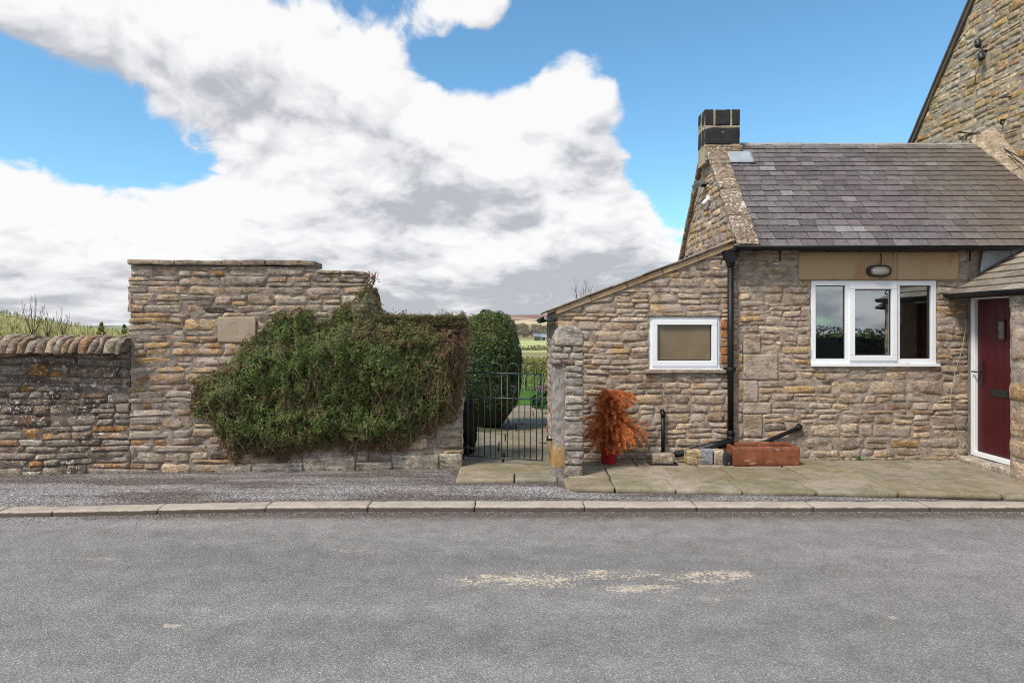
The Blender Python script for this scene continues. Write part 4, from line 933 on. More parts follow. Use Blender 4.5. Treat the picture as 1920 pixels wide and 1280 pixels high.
    nn = .034+.003*fbm(np.stack([U.ravel(), T.ravel(), 0*T.ravel()], 1), 2, 9); mb.add(RF(U.ravel(), T.ravel(), nn), [(j*9+i, j*9+i+1, (j+1)*9+i+1, (j+1)*9+i) for j in range(5) for i in range(8)], 0, (.5, .5, .5), True)
    o = mb.build('lead_flashing', M_LEAD, cot); s_ = o.modifiers.new('thick', 'SOLIDIFY'); s_.thickness = .006
    mb = MB(); n = 24; V = []
    for i in range(n+1):
        t = .66+(sl+.03-.66)*i/n; e = min(edge(t), GX-.03); a = RF(e-.01, t, .014); y, z = a[1], a[2]
        up = .19; V += [a, ((e+GX)/2, y, z+up*.62), (GX-.015, y, z+up), (GX+.05, y, z+up)]
    V = np.array(V); V += np.stack([fbm(V+k*7, 3, 9) for k in range(3)], 1)*.008; mb.add(V, [(i*4+k, i*4+k+1, (i+1)*4+k+1, (i+1)*4+k) for i in range(n) for k in range(3)], 0, (.4, .6, .5), True)
    mb.build('mortar_fillet', stone_mat('cement_fillet', [(0, (.30, .24, .17)), (1, (.36, .29, .21))], lichen=.3, smear=.1, dark=.25, moss=.2), cot)
    # ridge
    mb = MB(); x = 2.86
    while x < 6.12:
        w = min(.46, 6.12-x); dz = rng.uniform(-.003, .003); pr = [(RY-.055, RZ-.050+dz), (RY-.05, RZ-.028+dz), (RY-.02, RZ+.004+dz), (RY+.02, RZ+.004+dz), (RY+.05, RZ-.028+dz), (RY+.055, RZ-.050+dz)]
        mb.prism(pr, 'x', x+.003, x+w-.003); x += w
    mb.build('ridge_stones', M_RIDGE, cot, bevel=.006)
    # verge coping of big slabs with kneeler
    mb = MB()
    for fr in (RF, RB):
        L = sl/4
        for k in range(4): mb.rock(fr, 2.49, 2.735, k*L-.04+.004, (k+1)*L-.04-.004, .0, .062, .012, .004, 8, 14, 3, col=(rng.random(), rng.uniform(.4, .8), rng.random()), rag=.008)
    mb.build('verge_coping', M_COPE, cot)
    mb = MB(); mb.rock(frame((0, EY, 0), (1, 0, 0), (0, -1, 0)), 2.50, 2.75, EZ-.045, EZ+.03, -.2, .012, .012, .004, 8, 4, 5, col=(.4, .5, .5)); mb.build('kneeler', M_CAP, cot)
    # chimney
    ch = MB(); cm = mortar_mat('cream_chimney_mortar', (.30, .24, .17), (.46, .39, .29), .1); sm_, N = mat('soot_black_stone'); P = objc(N); n = N.noise(P, 12, 6, .65); g = N.noise(P, 80, 4, .7)
    finish(N, N.mix(N.rng(g, .55, .75), N.mix(n, (.012, .013, .015), (.045, .047, .05)), (.12, .12, .12)), .85, N.math('ADD', n, N.math('MULTIPLY', g, .5)), .8, .01, spec=.2)
    cx0, cx1, cy0, cy1, cz = 2.475, 2.925, 8.76, 9.08, 4.385; ch.box(cx0+.001, cx1-.001, cy0+.001, cy1-.001, 3.7, cz-.012, 1)
    fc = frame((0, cy0, 0), (1, 0, 0), (0, -1, 0))
    def blk(a, b, c, d, y0=-.15, y1=0): ch.rock(fc, a, b, c, d, y0, y1, .008, .004, 8, 6, 5, 0, col=(.5, .5, .5), rag=.004)
    z1, z2 = 3.93, 4.155
    for (ya, yb) in ((-.152, .004), (-.324, -.163)):
        blk(cx0, cx1, z1, z2, ya, yb); blk(cx0, cx0+.110, z2+.022, cz, ya, yb); blk(cx0+.132, cx0+.325, z2+.022, cz, ya, yb); blk(cx0+.347, cx1, z2+.022, cz, ya, yb)
    ch.rock(fc, cx0+.005, cx1+.03, 3.72, 3.925, -.30, .02, .01, .006, 8, 6, 5, 2, col=(.5, .5, .5))
    ch.build('chimney', [sm_, cm, M_COPE], cot)
    # lean-to roof: stone slabs, thin edge showing over the wall
    mb = MB(); dx, dz = 2.536-xL, 2.548-1.79; L = math.hypot(dx, dz); lv = np.array([dx, 0, dz])/L; ln = np.array([-lv[2], 0, lv[0]]); LF = frame((xL, YW-.045, 1.79), (0, 1, 0), ln, lv)
    for i in range(6):
        for j in range(5):
            a, b = j*.5, (j+1)*.5-.004; mb.rock(LF, a-.0, b, -.085+i*(L+.07)/6, -.085+(i+1)*(L+.07)/6+.03, .016+(.004 if i % 2 else 0), .036+(.004 if i % 2 else 0), .005, .003, 6, 8, 2, col=(rng.random(), .6, .5), rag=.004)
    mb.build('lean_to_roof', slate_mat('weathered_flag_slate', [(0, (.16, .13, .10)), (1, (.24, .20, .16))]), cot)
    mb = MB(); LW = frame((xL, YW, 1.79), tuple(lv), (0, -1, 0), tuple(ln)); n = 5
    for i in range(n): mb.rock(LW, -.03+i*L/n, (i+1)*L/n-.034, -.05, .014, -.1, .022, .006, .003, 16, 4, 4, col=(rng.random(), .6, .5))
    mb.build('barge_stones', M_ASH, cot)
    mb = MB(); ex = xL-.105; pts = [(ex, YW-.06, 1.715), (ex, YW+2.2, 1.70)]
    def halfround(mb, p, q, r, th=.004, seg=10):
        p, q = Vector(p), Vector(q); t = (q-p).normalized(); side = t.cross(Vector((0, 0, 1))).normalized(); V = []
        for c in (p, q):
            for rr in (r, r-th):
                for k in range(seg+1):
                    a = math.pi*k/seg; V.append(tuple(c+side*math.cos(a)*rr-Vector((0, 0, 1))*math.sin(a)*rr))
        m = seg+1; f = []
        for k in range(seg): f += [(k, k+1, 2*m+k+1, 2*m+k), (m+k, 3*m+k, 3*m+k+1, m+k+1), (k, m+k, m+k+1, k+1), (2*m+k, 2*m+k+1, 3*m+k+1, 3*m+k)]
        f += [(0, 2*m, 3*m, m), (seg, m+seg, 3*m+seg, 2*m+seg)]; mb.add(V, f, 0, (.5, .5, .5), True); return mb
    halfround(mb, pts[0], pts[1], .055); mb.build('gutter', M_BLACK, cot)
    global hr_; hr_ = halfround
    # main gutter, hopper, downpipe
    mb = MB(); halfround(mb, (2.46, EY-.045, EZ-.010), (5.56, EY-.045, EZ-.014), .052)
    mb.add([(2.46, EY-.0971, EZ-.010), (2.46, EY+.007, EZ-.010), (2.46, EY-.02, EZ-.06), (2.46, EY-.07, EZ-.06)], [(0, 1, 2, 3)])
    for x in (2.7, 3.5, 4.3, 5.1): mb.box(x-.012, x+.012, EY-.02, YW-.01, EZ-.005, EZ+.004); mb.tube([(x, EY-.045, EZ-.012-.056), (x, EY+.1, EZ-.045)], .006, 6)
    mb.build('gutter', M_BLACK, cot)
    dp = X(1369.5, YW-.06); yp = YW-.065
    mb = MB(); z = Zp(470, yp)
    mb.prism([(dp-.088, z), (dp+.088, z), (dp+.088, z-.02), (dp+.078, z-.03), (dp+.078, z-.062), (dp+.036, z-.115), (dp+.036, z-.14), (dp-.036, z-.14), (dp-.036, z-.115), (dp-.078, z-.062), (dp-.078, z-.03), (dp-.088, z-.02)], 'y', yp-.065, yp+.05); mb.build('hopper', M_BLACK, cot, bevel=.004)
    mb = MB(); zb = Zp(815, yp); mb.tube([(dp, yp, z-.13), (dp, yp, zb)], .034, 16)
    for zz in (z-.155, Zp(693, yp), zb+.02): mb.tube([(dp, yp, zz-.03), (dp, yp, zz-.022), (dp, yp, zz+.022), (dp, yp, zz+.03)], [.038, .045, .045, .038], 16)
    for zz in (Zp(693, yp)+.0,): mb.box(dp-.068, dp+.068, yp+.02, yp+.055, zz-.02, zz+.02)
    mb.tube([(dp, yp, zb), (dp, yp+.0, zb-.10)], [.038, .034], 12); mb.build('downpipe', M_BLACK, cot)
    # iron hooks and stubs under the gutter
    mb = MB()
    for px in (1461, 1816): a = X(px, YW); MB().box(a-.006, a+.006, YW-.03, YW-.018, Zp(490, YW), Zp(466, YW)).build('gutter_strap', M_BLACK, cot)
make_cottage()

def make_room():
    mb = MB(); m = simple('dim_plaster', (.42, .42, .38), .9, var=.05); a, b, c, d = 3.25, 5.1, YW+.31, 10.19
    mb.box(a-.05, a, c, d, .1, 2.3); mb.box(b, b+.05, c, d, .1, 2.3); mb.box(a-.05, b+.05, c, d, .06, .1); mb.box(a-.05, b+.05, c, d, 2.3, 2.35); mb.box(a, 4.28, d-.04, d, .1, 2.3); mb.box(4.6, b, d-.04, d, .1, 2.3); mb.box(4.28, 4.6, d-.04, d, .1, 1.5); mb.box(4.28, 4.6, d-.04, d, 1.84, 2.3)
    mb.build('room_lining', m, cot)
    f = MB(); f.box(4.26, 4.62, 10.12, 10.148, 1.48, 1.5); f.box(4.26, 4.62, 10.12, 10.148, 1.84, 1.86); f.box(4.26, 4.28, 10.12, 10.148, 1.5, 1.84); f.box(4.6, 4.62, 10.12, 10.148, 1.5, 1.84); f.build('rear_window_frame', M_UPVC, cot)
    t = thing('kitchen_cupboard', 'pale slatted cupboard inside the cottage seen through the left window pane', 'cupboard', (4.45, 9.9, .1)); mb = MB(); mb.box(4.2, 4.7, 9.72, 10.14, .1, 1.40)
    for k in range(8): mb.box(4.22+k*.058, 4.265+k*.058, 9.712, 9.7195, .2, 1.36)
    mb.build('carcass', simple('pale_cupboard_paint', (.62, .60, .54), .5), t)
    t = thing('yellow_cupboard', 'pale yellow cupboard inside the cottage seen through the right window pane', 'cupboard', (5.0, 8.6, .1)); MB().box(4.93, 5.09, 8.25, 8.9, .1, 1.32).build('carcass', simple('yellow_paint', (.55, .50, .22), .5), t)
make_room()

def lamp():
    p = at(1647, 508, YW-.03); t = thing('bulkhead_light', 'oval chrome and black bulkhead light on the lintel above the large window', 'wall lamp', p); x, y, z = p; y = YW-.02
    def oval(rx, rz, y0, y1, n=28, dome=0):
        V = []; rings = 5 if dome else 1
        for j in range(rings+1):
            f = j/rings if dome else j; s = math.cos(f*math.pi/2)**.5 if dome else 1; s = max(s, .02) if dome else 1
            for k in range(n):
                a = 2*math.pi*k/n; ca, sa = math.cos(a), math.sin(a); V.append((x+rx*s*abs(ca)**.7*np.sign(ca), y0+(y1-y0)*(math.sin(f*math.pi/2) if dome else f), z+rz*s*abs(sa)**.7*np.sign(sa)))
        m = rings+1; F_ = [(j*n+k, j*n+(k+1) % n, (j+1)*n+(k+1) % n, (j+1)*n+k) for j in range(m-1) for k in range(n)]+[tuple((m-1)*n+k for k in range(n))]; return V, F_
    mb = MB(); mb.add(*oval(.132, .068, y, y-.045)); mb.build('housing', M_RUBBER, t, smooth=False, bevel=.004)
    mb = MB(); mb.add(*oval(.105, .050, y-.040, y-.085, dome=1)); 
    m, N = mat('ribbed_lamp_glass'); P = objc(N); fz = N.math('SINE', N.math('MULTIPLY', N.xyz(P)[2], 420)); finish(N, (.42, .40, .34), .18, fz, .35, .004, metal=.35, spec=.7); mb.build('lens', m, t, smooth=True)
    mb = MB(); x2 = x+.03; mb.tube([(x2-.005, YW-.025, z+.20), (x2+.004, YW-.03, z+.15), (x2+.002, YW-.035, z+.11), (x2-.012, YW-.03, z+.078)], .005, 6); tag(mb.build('cable', M_WIRE), 'short black cable hanging from the gutter above the bulkhead light', 'cable')
    mb = MB(); a = X(1673, YW); mb.tube([(a, YW-.022, ZE-.06), (a, YW-.022, z+.0), (a-.02, YW-.022, z-.005)], .0025, 5); tag(mb.build('cable', M_PWIRE), 'thin pale cable running down the lintel to the bulkhead light', 'cable')
lamp()

# ================================================================== PORCH
PX, PD = 4.95, 5.16
def make_porch():
    t = thing('porch', 'stone porch with low slate roof and dark red door beside the cottage', 'porch', (5.3, 6.6, .1)); zt = 1.96; pz = lambda x: 1.985+.61*(x-4.98)
    mb = MB(); FP = frame((PX, 6.79, 0), (0, -1, 0), (-1, 0, 0)); y0 = 6.45; L = 6.79-y0
    q = layout(0, L, .06, zt, hr=(.17, .38), wr=(.5, .7), split=.1, rag0=.028); lay(mb, q, FP, (-.002, .014), .002, .009, edge=-.03, col=lambda c: (rng.choice([.78, .28, .64, .52, .9]), rng.uniform(.35, .8), rng.random())); mortar_grid(mb, FP, 0, L, .05, zt, base=-.006)
    mb.box(PX+.03, PX+.30, y0, 6.78, 0, zt, 1); FR = frame((PX, y0, 0), (1, 0, 0), (0, -1, 0)); q = layout(0, GX-PX, .06, 2.7, hr=(.10, .24), topf=lambda u: pz(PX+u)-.06); lay(mb, q, FR, (0, .014), .005, .006); mortar_grid(mb, FR, 0, GX-PX, .05, 2.7, topf=lambda u: pz(PX+u)-.06)
    mb.prism([(PX+.03, 0), (GX, 0), (GX, pz(GX)-.08), (PX+.03, pz(PX+.03)-.08)], 'y', y0+.03, y0+.25, 1)
    mb.build('wall', [M_HSE, M_MH], t)
    # rendered reveal between wall corner and door frame; header
    mb = MB(); mb.box(PD-.0, PD+.14, 7.675, YW-.0, .08, zt+.02); mb.box(PD-.0, PD+.14, 6.60, YW, 1.965, 2.02); mb.build('door_reveal', mortar_mat('grey_render', (.14, .145, .12), (.22, .22, .19), .1), t)
    # slate roof
    mb = MB(); s = np.array([1, 0, .61]); s /= np.linalg.norm(s); nn = np.array([-s[2], 0, s[0]]); P0 = np.array([4.915, YW-.005, pz(4.915)]); PF = frame(P0, (0, -1, 0), nn, tuple(s)); L2 = 1.55; r = 0; tt = -.01
    while tt < L2:
        g = .155; x = -rng.uniform(0, .15)
        while x < 1.33:
            w = rng.uniform(.2, .36); a, b = max(x, .0), min(x+w, 1.36)
            if b-a > .03:
                V = [(a+.002, tt+rng.uniform(-.005, .005), .024), (b-.002, tt+rng.uniform(-.005, .005), .024+rng.uniform(-.002, .003)), (b-.002, tt+g+.03, .006), (a+.002, tt+g+.03, .006), (a+.002, tt, .010), (b-.002, tt, .010)]; mb.add(PF(*np.array(V).T), [(0, 1, 2, 3), (4, 5, 1, 0), (4, 0, 3), (1, 5, 2)], 0, (rng.random(), rng.random(), .5))
            x += w
        tt += g
    mb.add(PF(np.array([0, 1.35, 1.35, 0]), np.array([0, 0, L2, L2]), np.full(4, -.006)), [(0, 1, 2, 3)], 1); mb.build('slate_roof', [M_SLATE2, M_WOODD], t)
    mb = MB(); hr_(mb, (4.905, YW-.03, 1.965), (4.905, 6.37, 1.965), .048); mb.box(4.93, 4.955, 6.46, YW-.03, 1.905, 1.975); mb.build('gutter', M_BLACK, t)
    # lead where the cottage roof meets the porch
    def sheet(pts, nu=12, nv=8, amp=.006):
        a, b, c, d = [np.array(p) for p in pts]; V = []
        for j in range(nv+1):
            for i in range(nu+1): u, v = i/nu, j/nv; V.append((a*(1-u)+b*u)*(1-v)+(d*(1-u)+c*u)*v)
        V = np.array(V); V += np.stack([fbm(V+k*9, 2, 8) for k in range(3)], 1)*amp; m = nu+1
        return V, [(j*m+i, j*m+i+1, (j+1)*m+i+1, (j+1)*m+i) for j in range(nv) for i in range(nu)]
    mb = MB(); yk = YW-.035
    mb.add(*sheet([at(1838, 512, yk), at(1898, 478, yk), at(1896, 455, yk), at(1843, 470, yk)]), smooth=True)
    mb.add(*sheet([at(1898, 480, yk), at(1960, 440, yk-.1), at(1960, 425, yk), at(1893, 459, yk)], amp=.004), smooth=True)
    o = mb.build('lead_flashing', M_LEAD, t); sm = o.modifiers.new('thick', 'SOLIDIFY'); sm.thickness = .005
    # step
    mb = MB(); mb.rock(frame((PD+.02, 7.70, 0), (0, -1, 0), (-1, 0, 0)), .0, .92, .08, .155, -.02, .17, .018, .008, 20, 4, 6, col=(.5, .6, .5), rag=.015); mb.build('doorstep', M_LOWER, t)
    # door frame + leaf
    mb = MB(); ya, yb = 7.665, 6.70; zf = .165; z1 = 1.962; w = .062
    mb.box(PD-.012, PD+.05, ya-w, ya, zf, z1); mb.box(PD-.012, PD+.05, yb, yb+w, zf, z1); mb.box(PD-.0114, PD+.05, yb+w+.0005, ya-w-.0005, z1-w, z1); mb.box(PD-.02, PD+.05, yb+w+.0005, ya-w-.0005, zf, zf+.05); mb.build('door_frame', M_UPVC, t, bevel=.005)
    D = bpy.data.objects.new('door', None); COL.objects.link(D); D.parent = t; D.location = Vector((PD+.02, 7.2, .2))-t.location; DL = Vector((PD+.02, 7.2, .2))
    class _R: location = DL
    def put(mb, nm, m, bevel=0):
        o = mb.build(nm, m, _R_ := None); V = np.empty(len(o.data.vertices)*3); o.data.vertices.foreach_get('co', V); o.data.vertices.foreach_set('co', (V.reshape(-1, 3)-np.array(DL)).ravel()); o.data.update(); o.parent = D
        if bevel: b = o.modifiers.new('bevel', 'BEVEL'); b.width = bevel; b.segments = 2; b.limit_method = 'ANGLE'
        return o
    red = simple('dark_red_paint', (.055, .0012, .005), .42, var=.1, bs=14, bstr=.1)
    mb = MB(); n = 6; y_ = ya-w-.004; ww = (y_-(yb+w+.004))/n; gl = (7.185, 7.285, 1.47, 1.65)
    for k in range(n):
        a, b = y_-(k+1)*ww+.0015, y_-k*ww-.0015; mb.box(PD+.022, PD+.045, a, b, zf+.055, z1-w-.004)
    put(mb, 'leaf', red, .003)
    mb = MB(); a, b, c, d = gl; k = .022
    mb.box(PD+.010, PD+.0215, a-k, b+k, d, d+k); mb.box(PD+.010, PD+.0215, a-k, b+k, c-k, c); mb.box(PD+.0105, PD+.0215, a-k, a, c, d); mb.box(PD+.0105, PD+.0215, b, b+k, c, d); put(mb, 'glazing_frame', red, .003)
    dg = simple('dark_door_glass', (.05, .055, .06), .08, spec=.8, var=.1); put(MB().box(PD+.0165, PD+.0212, a, b, c, d), 'pane', dg); put(MB().box(PD+.0125, PD+.016, (a+b)/2-.006, (a+b)/2+.006, c, d), 'glazing_bar', M_CHROME)
    put(MB().box(PD+.012, PD+.0212, 7.13, 7.39, .85, .93), 'letterbox', M_RUBBER, .004)
    mb = MB(); mb.box(PD+.010, PD+.0212, 7.50, 7.535, .96, 1.22); mb.tube([(PD+.015, 7.518, 1.10), (PD-.035, 7.518, 1.10), (PD-.04, 7.60, 1.10)], .009, 8); put(mb, 'handle', M_RUBBER)
make_porch()
def small_wall_bits():
    mb = MB(); pts = [at(1814, 600, 7.68), at(1802, 660, 7.69), at(1790, 700, 7.69), at(1782, 760, 7.69), at(1795, 800, 7.68), at(1808, 832, 7.66), at(1792, 850, 7.6)]
    P = [Vector(p) for p in pts]; S = []
    for i in range(len(P)-1):
        for k in range(5):
            t = k/5; p0, p1, p2, p3 = P[max(i-1, 0)], P[i], P[i+1], P[min(i+2, len(P)-1)]
            S.append(tuple(.5*((2*p1)+(p2-p0)*t+(2*p0-5*p1+4*p2-p3)*t*t+(-p0+3*p1-3*p2+p3)*t**3)))
    tag(mb.tube(S, .0035, 5).build('loose_cable', M_PWIRE), 'thin loose cable looping down the stonework left of the red door', 'cable')
    # scrolled bracket lantern on the porch front, seen mirrored in the middle pane
    t = thing('lantern', 'black scrolled iron bracket lantern on the porch front, mirrored in the middle window pane', 'lantern', (5.06, 6.44, 1.9)); b = (5.06, 6.46, 1.98)
    mb = MB(); pts = [(b[0], b[1], b[2]-.12), (b[0], b[1]-.05, b[2]+.05)]+[(b[0], b[1]-.14-.06*math.cos(a), b[2]+.05+.06*math.sin(a)) for a in np.linspace(.2, 4.6, 16)]; mb.tube(pts, .008, 6); mb.tube([(b[0], b[1], b[2]-.05), (b[0], b[1]-.2, b[2]+.0), (b[0], b[1]-.24, b[2]-.05)], .008, 6); mb.build('bracket', M_BLACK, t)
    mb = MB(); mb.lathe((b[0], b[1]-.24, b[2]-.14), [(.001, .09), (.03, .08), (.10, .03), (.11, .01), (.10, 0), (.03, -.01), (.001, -.012)], 16); mb.build('lamp_shade', M_BLACK, t)
small_wall_bits()

# ================================================================== FARMHOUSE GABLE
def make_farmhouse():
    t = thing('farmhouse', 'tall golden rubble stone farmhouse gable rising behind the slate cottage roof', 'house', (6.8, 8.5, .1))
    FG = frame((GX, 12.0, 0), (0, -1, 0), (-1, 0, 0)); sl = 1.107; vz = lambda y: 4.51+(10.72-y)*sl; top = lambda u: min(vz(12.0-u), vz(6.0)-(max(0, 6.0-(12-u)))*sl)-.03; u1 = 12-5.0
    mb = MB(); q = layout(0, u1, 2.2, 7.6, hr=(.075, .15), wr=(.16, .36), split=.4, topf=top); q = [a for a in q if a[0][0] < 5.2]
    lay(mb, q, FG, (-.004, .012), .002, .010, edge=-.025, col=lambda c: (rng.random(), rng.uniform(.35, 1), rng.random())); mortar_grid(mb, FG, 0, u1, 2.0, 7.6, topf=top, base=-.002, step=.05)
    yv = [(5.0, .0), (12.0, 0), (12.0, vz(12)-.04), (6.0, vz(6)-.04), (5.0, vz(6)-sl-.04)]; mb.prism(yv, 'x', GX+.03, GX+.4, 1)
    mb.prism([(5.02, .0), (11.9, 0), (11.9, vz(11.9)-.06), (6.0, vz(6)-.06), (5.02, vz(6)-sl-.06)], 'x', GX+.41, GX+6, 1)
    mb.build('wall', [M_GAB, M_MG], t)
    # verge: undercloak board and slate edges running down the slope
    mb = MB(); d = np.array([0, -1, sl]); L = math.hypot(1, sl); d /= L; nn = np.array([0, sl, 1])/L; VF = frame((GX-.055, 12.3, vz(12.3)), (1, 0, 0), nn, d)
    mb.rock(VF, .0, .5, 0, 9.2, .015, .045, .004, .002, 3, 60, 2, 0, col=(.2, .4, .5), rag=.004)
    mb.rock(VF, .0+.02, .4, 0, 9.2, -.05, .013, .004, .002, 3, 60, 2, 1, col=(.2, .4, .5))
    mb.build('roof_verge', [M_SLATE, M_WOODD], t)
    mb = MB(); VR = frame((GX+.42, 12.3, vz(12.3)), (1, 0, 0), nn, d); mb.add(VR(np.array([0, 5.6, 5.6, 0]), np.array([0, 0, 9.2, 9.2]), np.full(4, .03)), [(0, 1, 2, 3)], 0, (.4, .5, .5)); mb.build('roof', M_SLATE, t)
    def g(px, py): Y = GX*F/(px-960); return (GX, Y, Zp(py, Y))
    # twin black spotlights
    s = thing('twin_spotlight', 'pair of small black spotlights one above the other high on the golden gable', 'spotlight', g(1851, 96))
    for (a, b, c, d_) in (((1846, 75), (1848, 88), .040, .0), ((1851, 100), (1855, 112), .042, .0)):
        p, q = Vector(g(*a)), Vector(g(*b)); p.x -= .09; q.x -= .10; mb = MB(); mb.tube([p, p.lerp(q, .2), p.lerp(q, .85), q], [.030, .040, .040, .032], 12); mb.build('lamp_head', M_RUBBER, s)
    p, q = Vector(g(1848, 88)), Vector(g(1852, 103)); mb = MB(); mb.tube([(p.x-.09, p.y, p.z), (p.x-.03, (p.y+q.y)/2, (p.z+q.z)/2), (q.x-.09, q.y, q.z)], .010, 6); mb.tube([(p.x+.02, (p.y+q.y)/2, (p.z+q.z)/2), (p.x-.05, (p.y+q.y)/2, (p.z+q.z)/2)], .02, 8); mb.build('bracket', M_RUBBER, s)
    # hooks, pegs and cables
    def rod(a, b, r, m, label, out=.05):
        p, q = Vector(g(*a)), Vector(g(*b)); p.x -= out; q.x -= out; mb = MB(); mb.tube([(GX+.02, p.y, p.z), tuple(p), tuple(q), (GX-.02, q.y, q.z)], r, 6); tag(mb.build('wall_hook', m), label, 'hook')
    rod((1882, 183), (1898, 182), .010, M_BLACK, 'dark bent iron hook above the pale peg on the golden gable'); rod((1857, 200), (1884, 200), .008, M_PWIRE, 'pale horizontal peg on the golden gable'); rod((1884, 225), (1884, 233), .012, M_BLACK, 'short dark upright peg below the pale peg on the gable'); rod((1803, 248), (1824, 250), .010, M_BLACK, 'dark iron hook on the gable just above the cottage ridge')
    def cable(pts, r, m, label, off=.06):
        P = []
        for a in pts: p = g(*a); P.append((p[0]-off, p[1], p[2]))
        tag(MB().tube(P, r, 6).build('cable', m), label, 'cable')
    cable([(1818, 262), (1822, 255), (1832, 250), (1846, 250), (1862, 258), (1880, 272), (1900, 284), (1925, 297), (1960, 318)], .008, M_WIRE, 'thick black cable arching from the cottage ridge down across the gable')
    cable([(1822, 256), (1836, 252), (1852, 256), (1870, 270), (1890, 286), (1925, 306)], .005, M_WIRE, 'thinner black cable sagging beneath the thick one on the gable', .07)
    cable([(1846, 112), (1838, 128), (1832, 142), (1830, 160)], .004, M_WIRE, 'thin black cable trailing down from the twin spotlights', .02)
make_farmhouse()
def gable_lights():
    def g(px, py, Xw=2.555): Y = Xw*F/(px-960); return Vector((Xw, Y, Zp(py, Y)))
    p = g(1323, 345); t = thing('floodlight', 'small grey tilted floodlight on the left gable under the roof coping', 'floodlight', tuple(p))
    mb = MB(); c = p+Vector((-.09, 0, 0)); Rm = Matrix.Rotation(R(-35), 3, 'Y') @ Matrix.Rotation(R(25), 3, 'Z'); V = [tuple(c+Rm @ Vector((x, y, z))) for x in (-.055, .055) for y in (-.08, .08) for z in (-.035, .035)]
    mb.add(V, [(0, 1, 3, 2), (4, 6, 7, 5), (0, 4, 5, 1), (2, 3, 7, 6), (0, 2, 6, 4), (1, 5, 7, 3)]); mb.build('lamp_head', simple('grey_cast_metal', (.22, .24, .25), .4, metal=.3), t, bevel=.008)
    MB().tube([(p.x+.02, p.y, p.z-.02), tuple(p+Vector((-.06, 0, -.02)))], .022, 8).build('bracket', M_RUBBER, t)
    p = g(1331, 372); t = thing('motion_sensor', 'white motion sensor below the floodlight on the left gable', 'sensor', tuple(p)); mb = MB(); mb.box(p.x-.04, p.x+.01, p.y-.03, p.y+.03, p.z-.03, p.z+.04); mb.build('housing', M_UPVC, t, bevel=.008)
    mb = MB(); c = p+Vector((-.06, 0, -.045)); mb.tube([tuple(c+Vector((.02, 0, .03))), tuple(c), tuple(c+Vector((-.03, 0, -.03)))], [.02, .028, .024], 10); mb.build('sensor_head', M_UPVC, t)
gable_lights()

# ================================================================== THINGS ON THE FLAGS
def trough():
    x0, x1, y0, y1, z0, z1 = X(1375, 7.33), X(1500, 7.33), 7.33, 7.695, .098, .305
    m, N = mat('salt_glazed_terracotta'); P = objc(N); n = N.noise(P, 8, 6, .65); g = N.noise(P, 60, 4)
    c = N.mix(N.rng(n, .35, .65), (.15, .045, .02), (.235, .08, .036)); c = N.mix(N.rng(N.noise(N.vm('MULTIPLY', P, (1, 1, 3)), 9, 5, .7), .60, .66, 0, .8), c, (.38, .30, .24)); z = N.xyz(P)[2]
    c = N.mix(N.rng(N.math('ADD', z, N.math('MULTIPLY', N.math('SUBTRACT', n, .5), .05)), .205, .215, 0, .45), c, (.36, .25, .17)); finish(N, c, .42, N.math('ADD', n, N.math('MULTIPLY', g, .3)), .5, .005, spec=.5)
    t = thing('glazed_trough', 'brown glazed terracotta trough with chipped rim standing against the cottage wall', 'trough', ((x0+x1)/2, (y0+y1)/2, z0))
    f = frame((0, 0, 0), (1, 0, 0), (0, -1, 0)); mb = MB(); w = .045
    mb.rock(f, x0, x1, z0, z1, -(y0+w), -y0, .016, .003, 20, 8, 3, rag=.004); mb.rock(f, x0, x1, z0, z1, -y1, -(y1-w), .014, .003, 20, 8, 3); mb.rock(f, x0+.001, x0+w, z0+.001, z1-.001, -(y1-.02), -(y0+.02), .014, .003, 4, 8, 10); mb.rock(f, x1-w, x1-.001, z0+.001, z1-.001, -(y1-.02), -(y0+.02), .014, .003, 4, 8, 10)
    mb.box(x0+.02, x1-.02, y0+.02, y1-.02, z0+.01, z0+.05); mb.build('basin', m, t)
    mb = MB(); s = simple('potting_soil', (.03, .022, .015), .95, var=.4, bs=50, bstr=.8); mb.box(x0+.04, x1-.04, y0+.04, y1-.04, z0+.055, z0+.09); mb.build('soil', s, t)
trough()
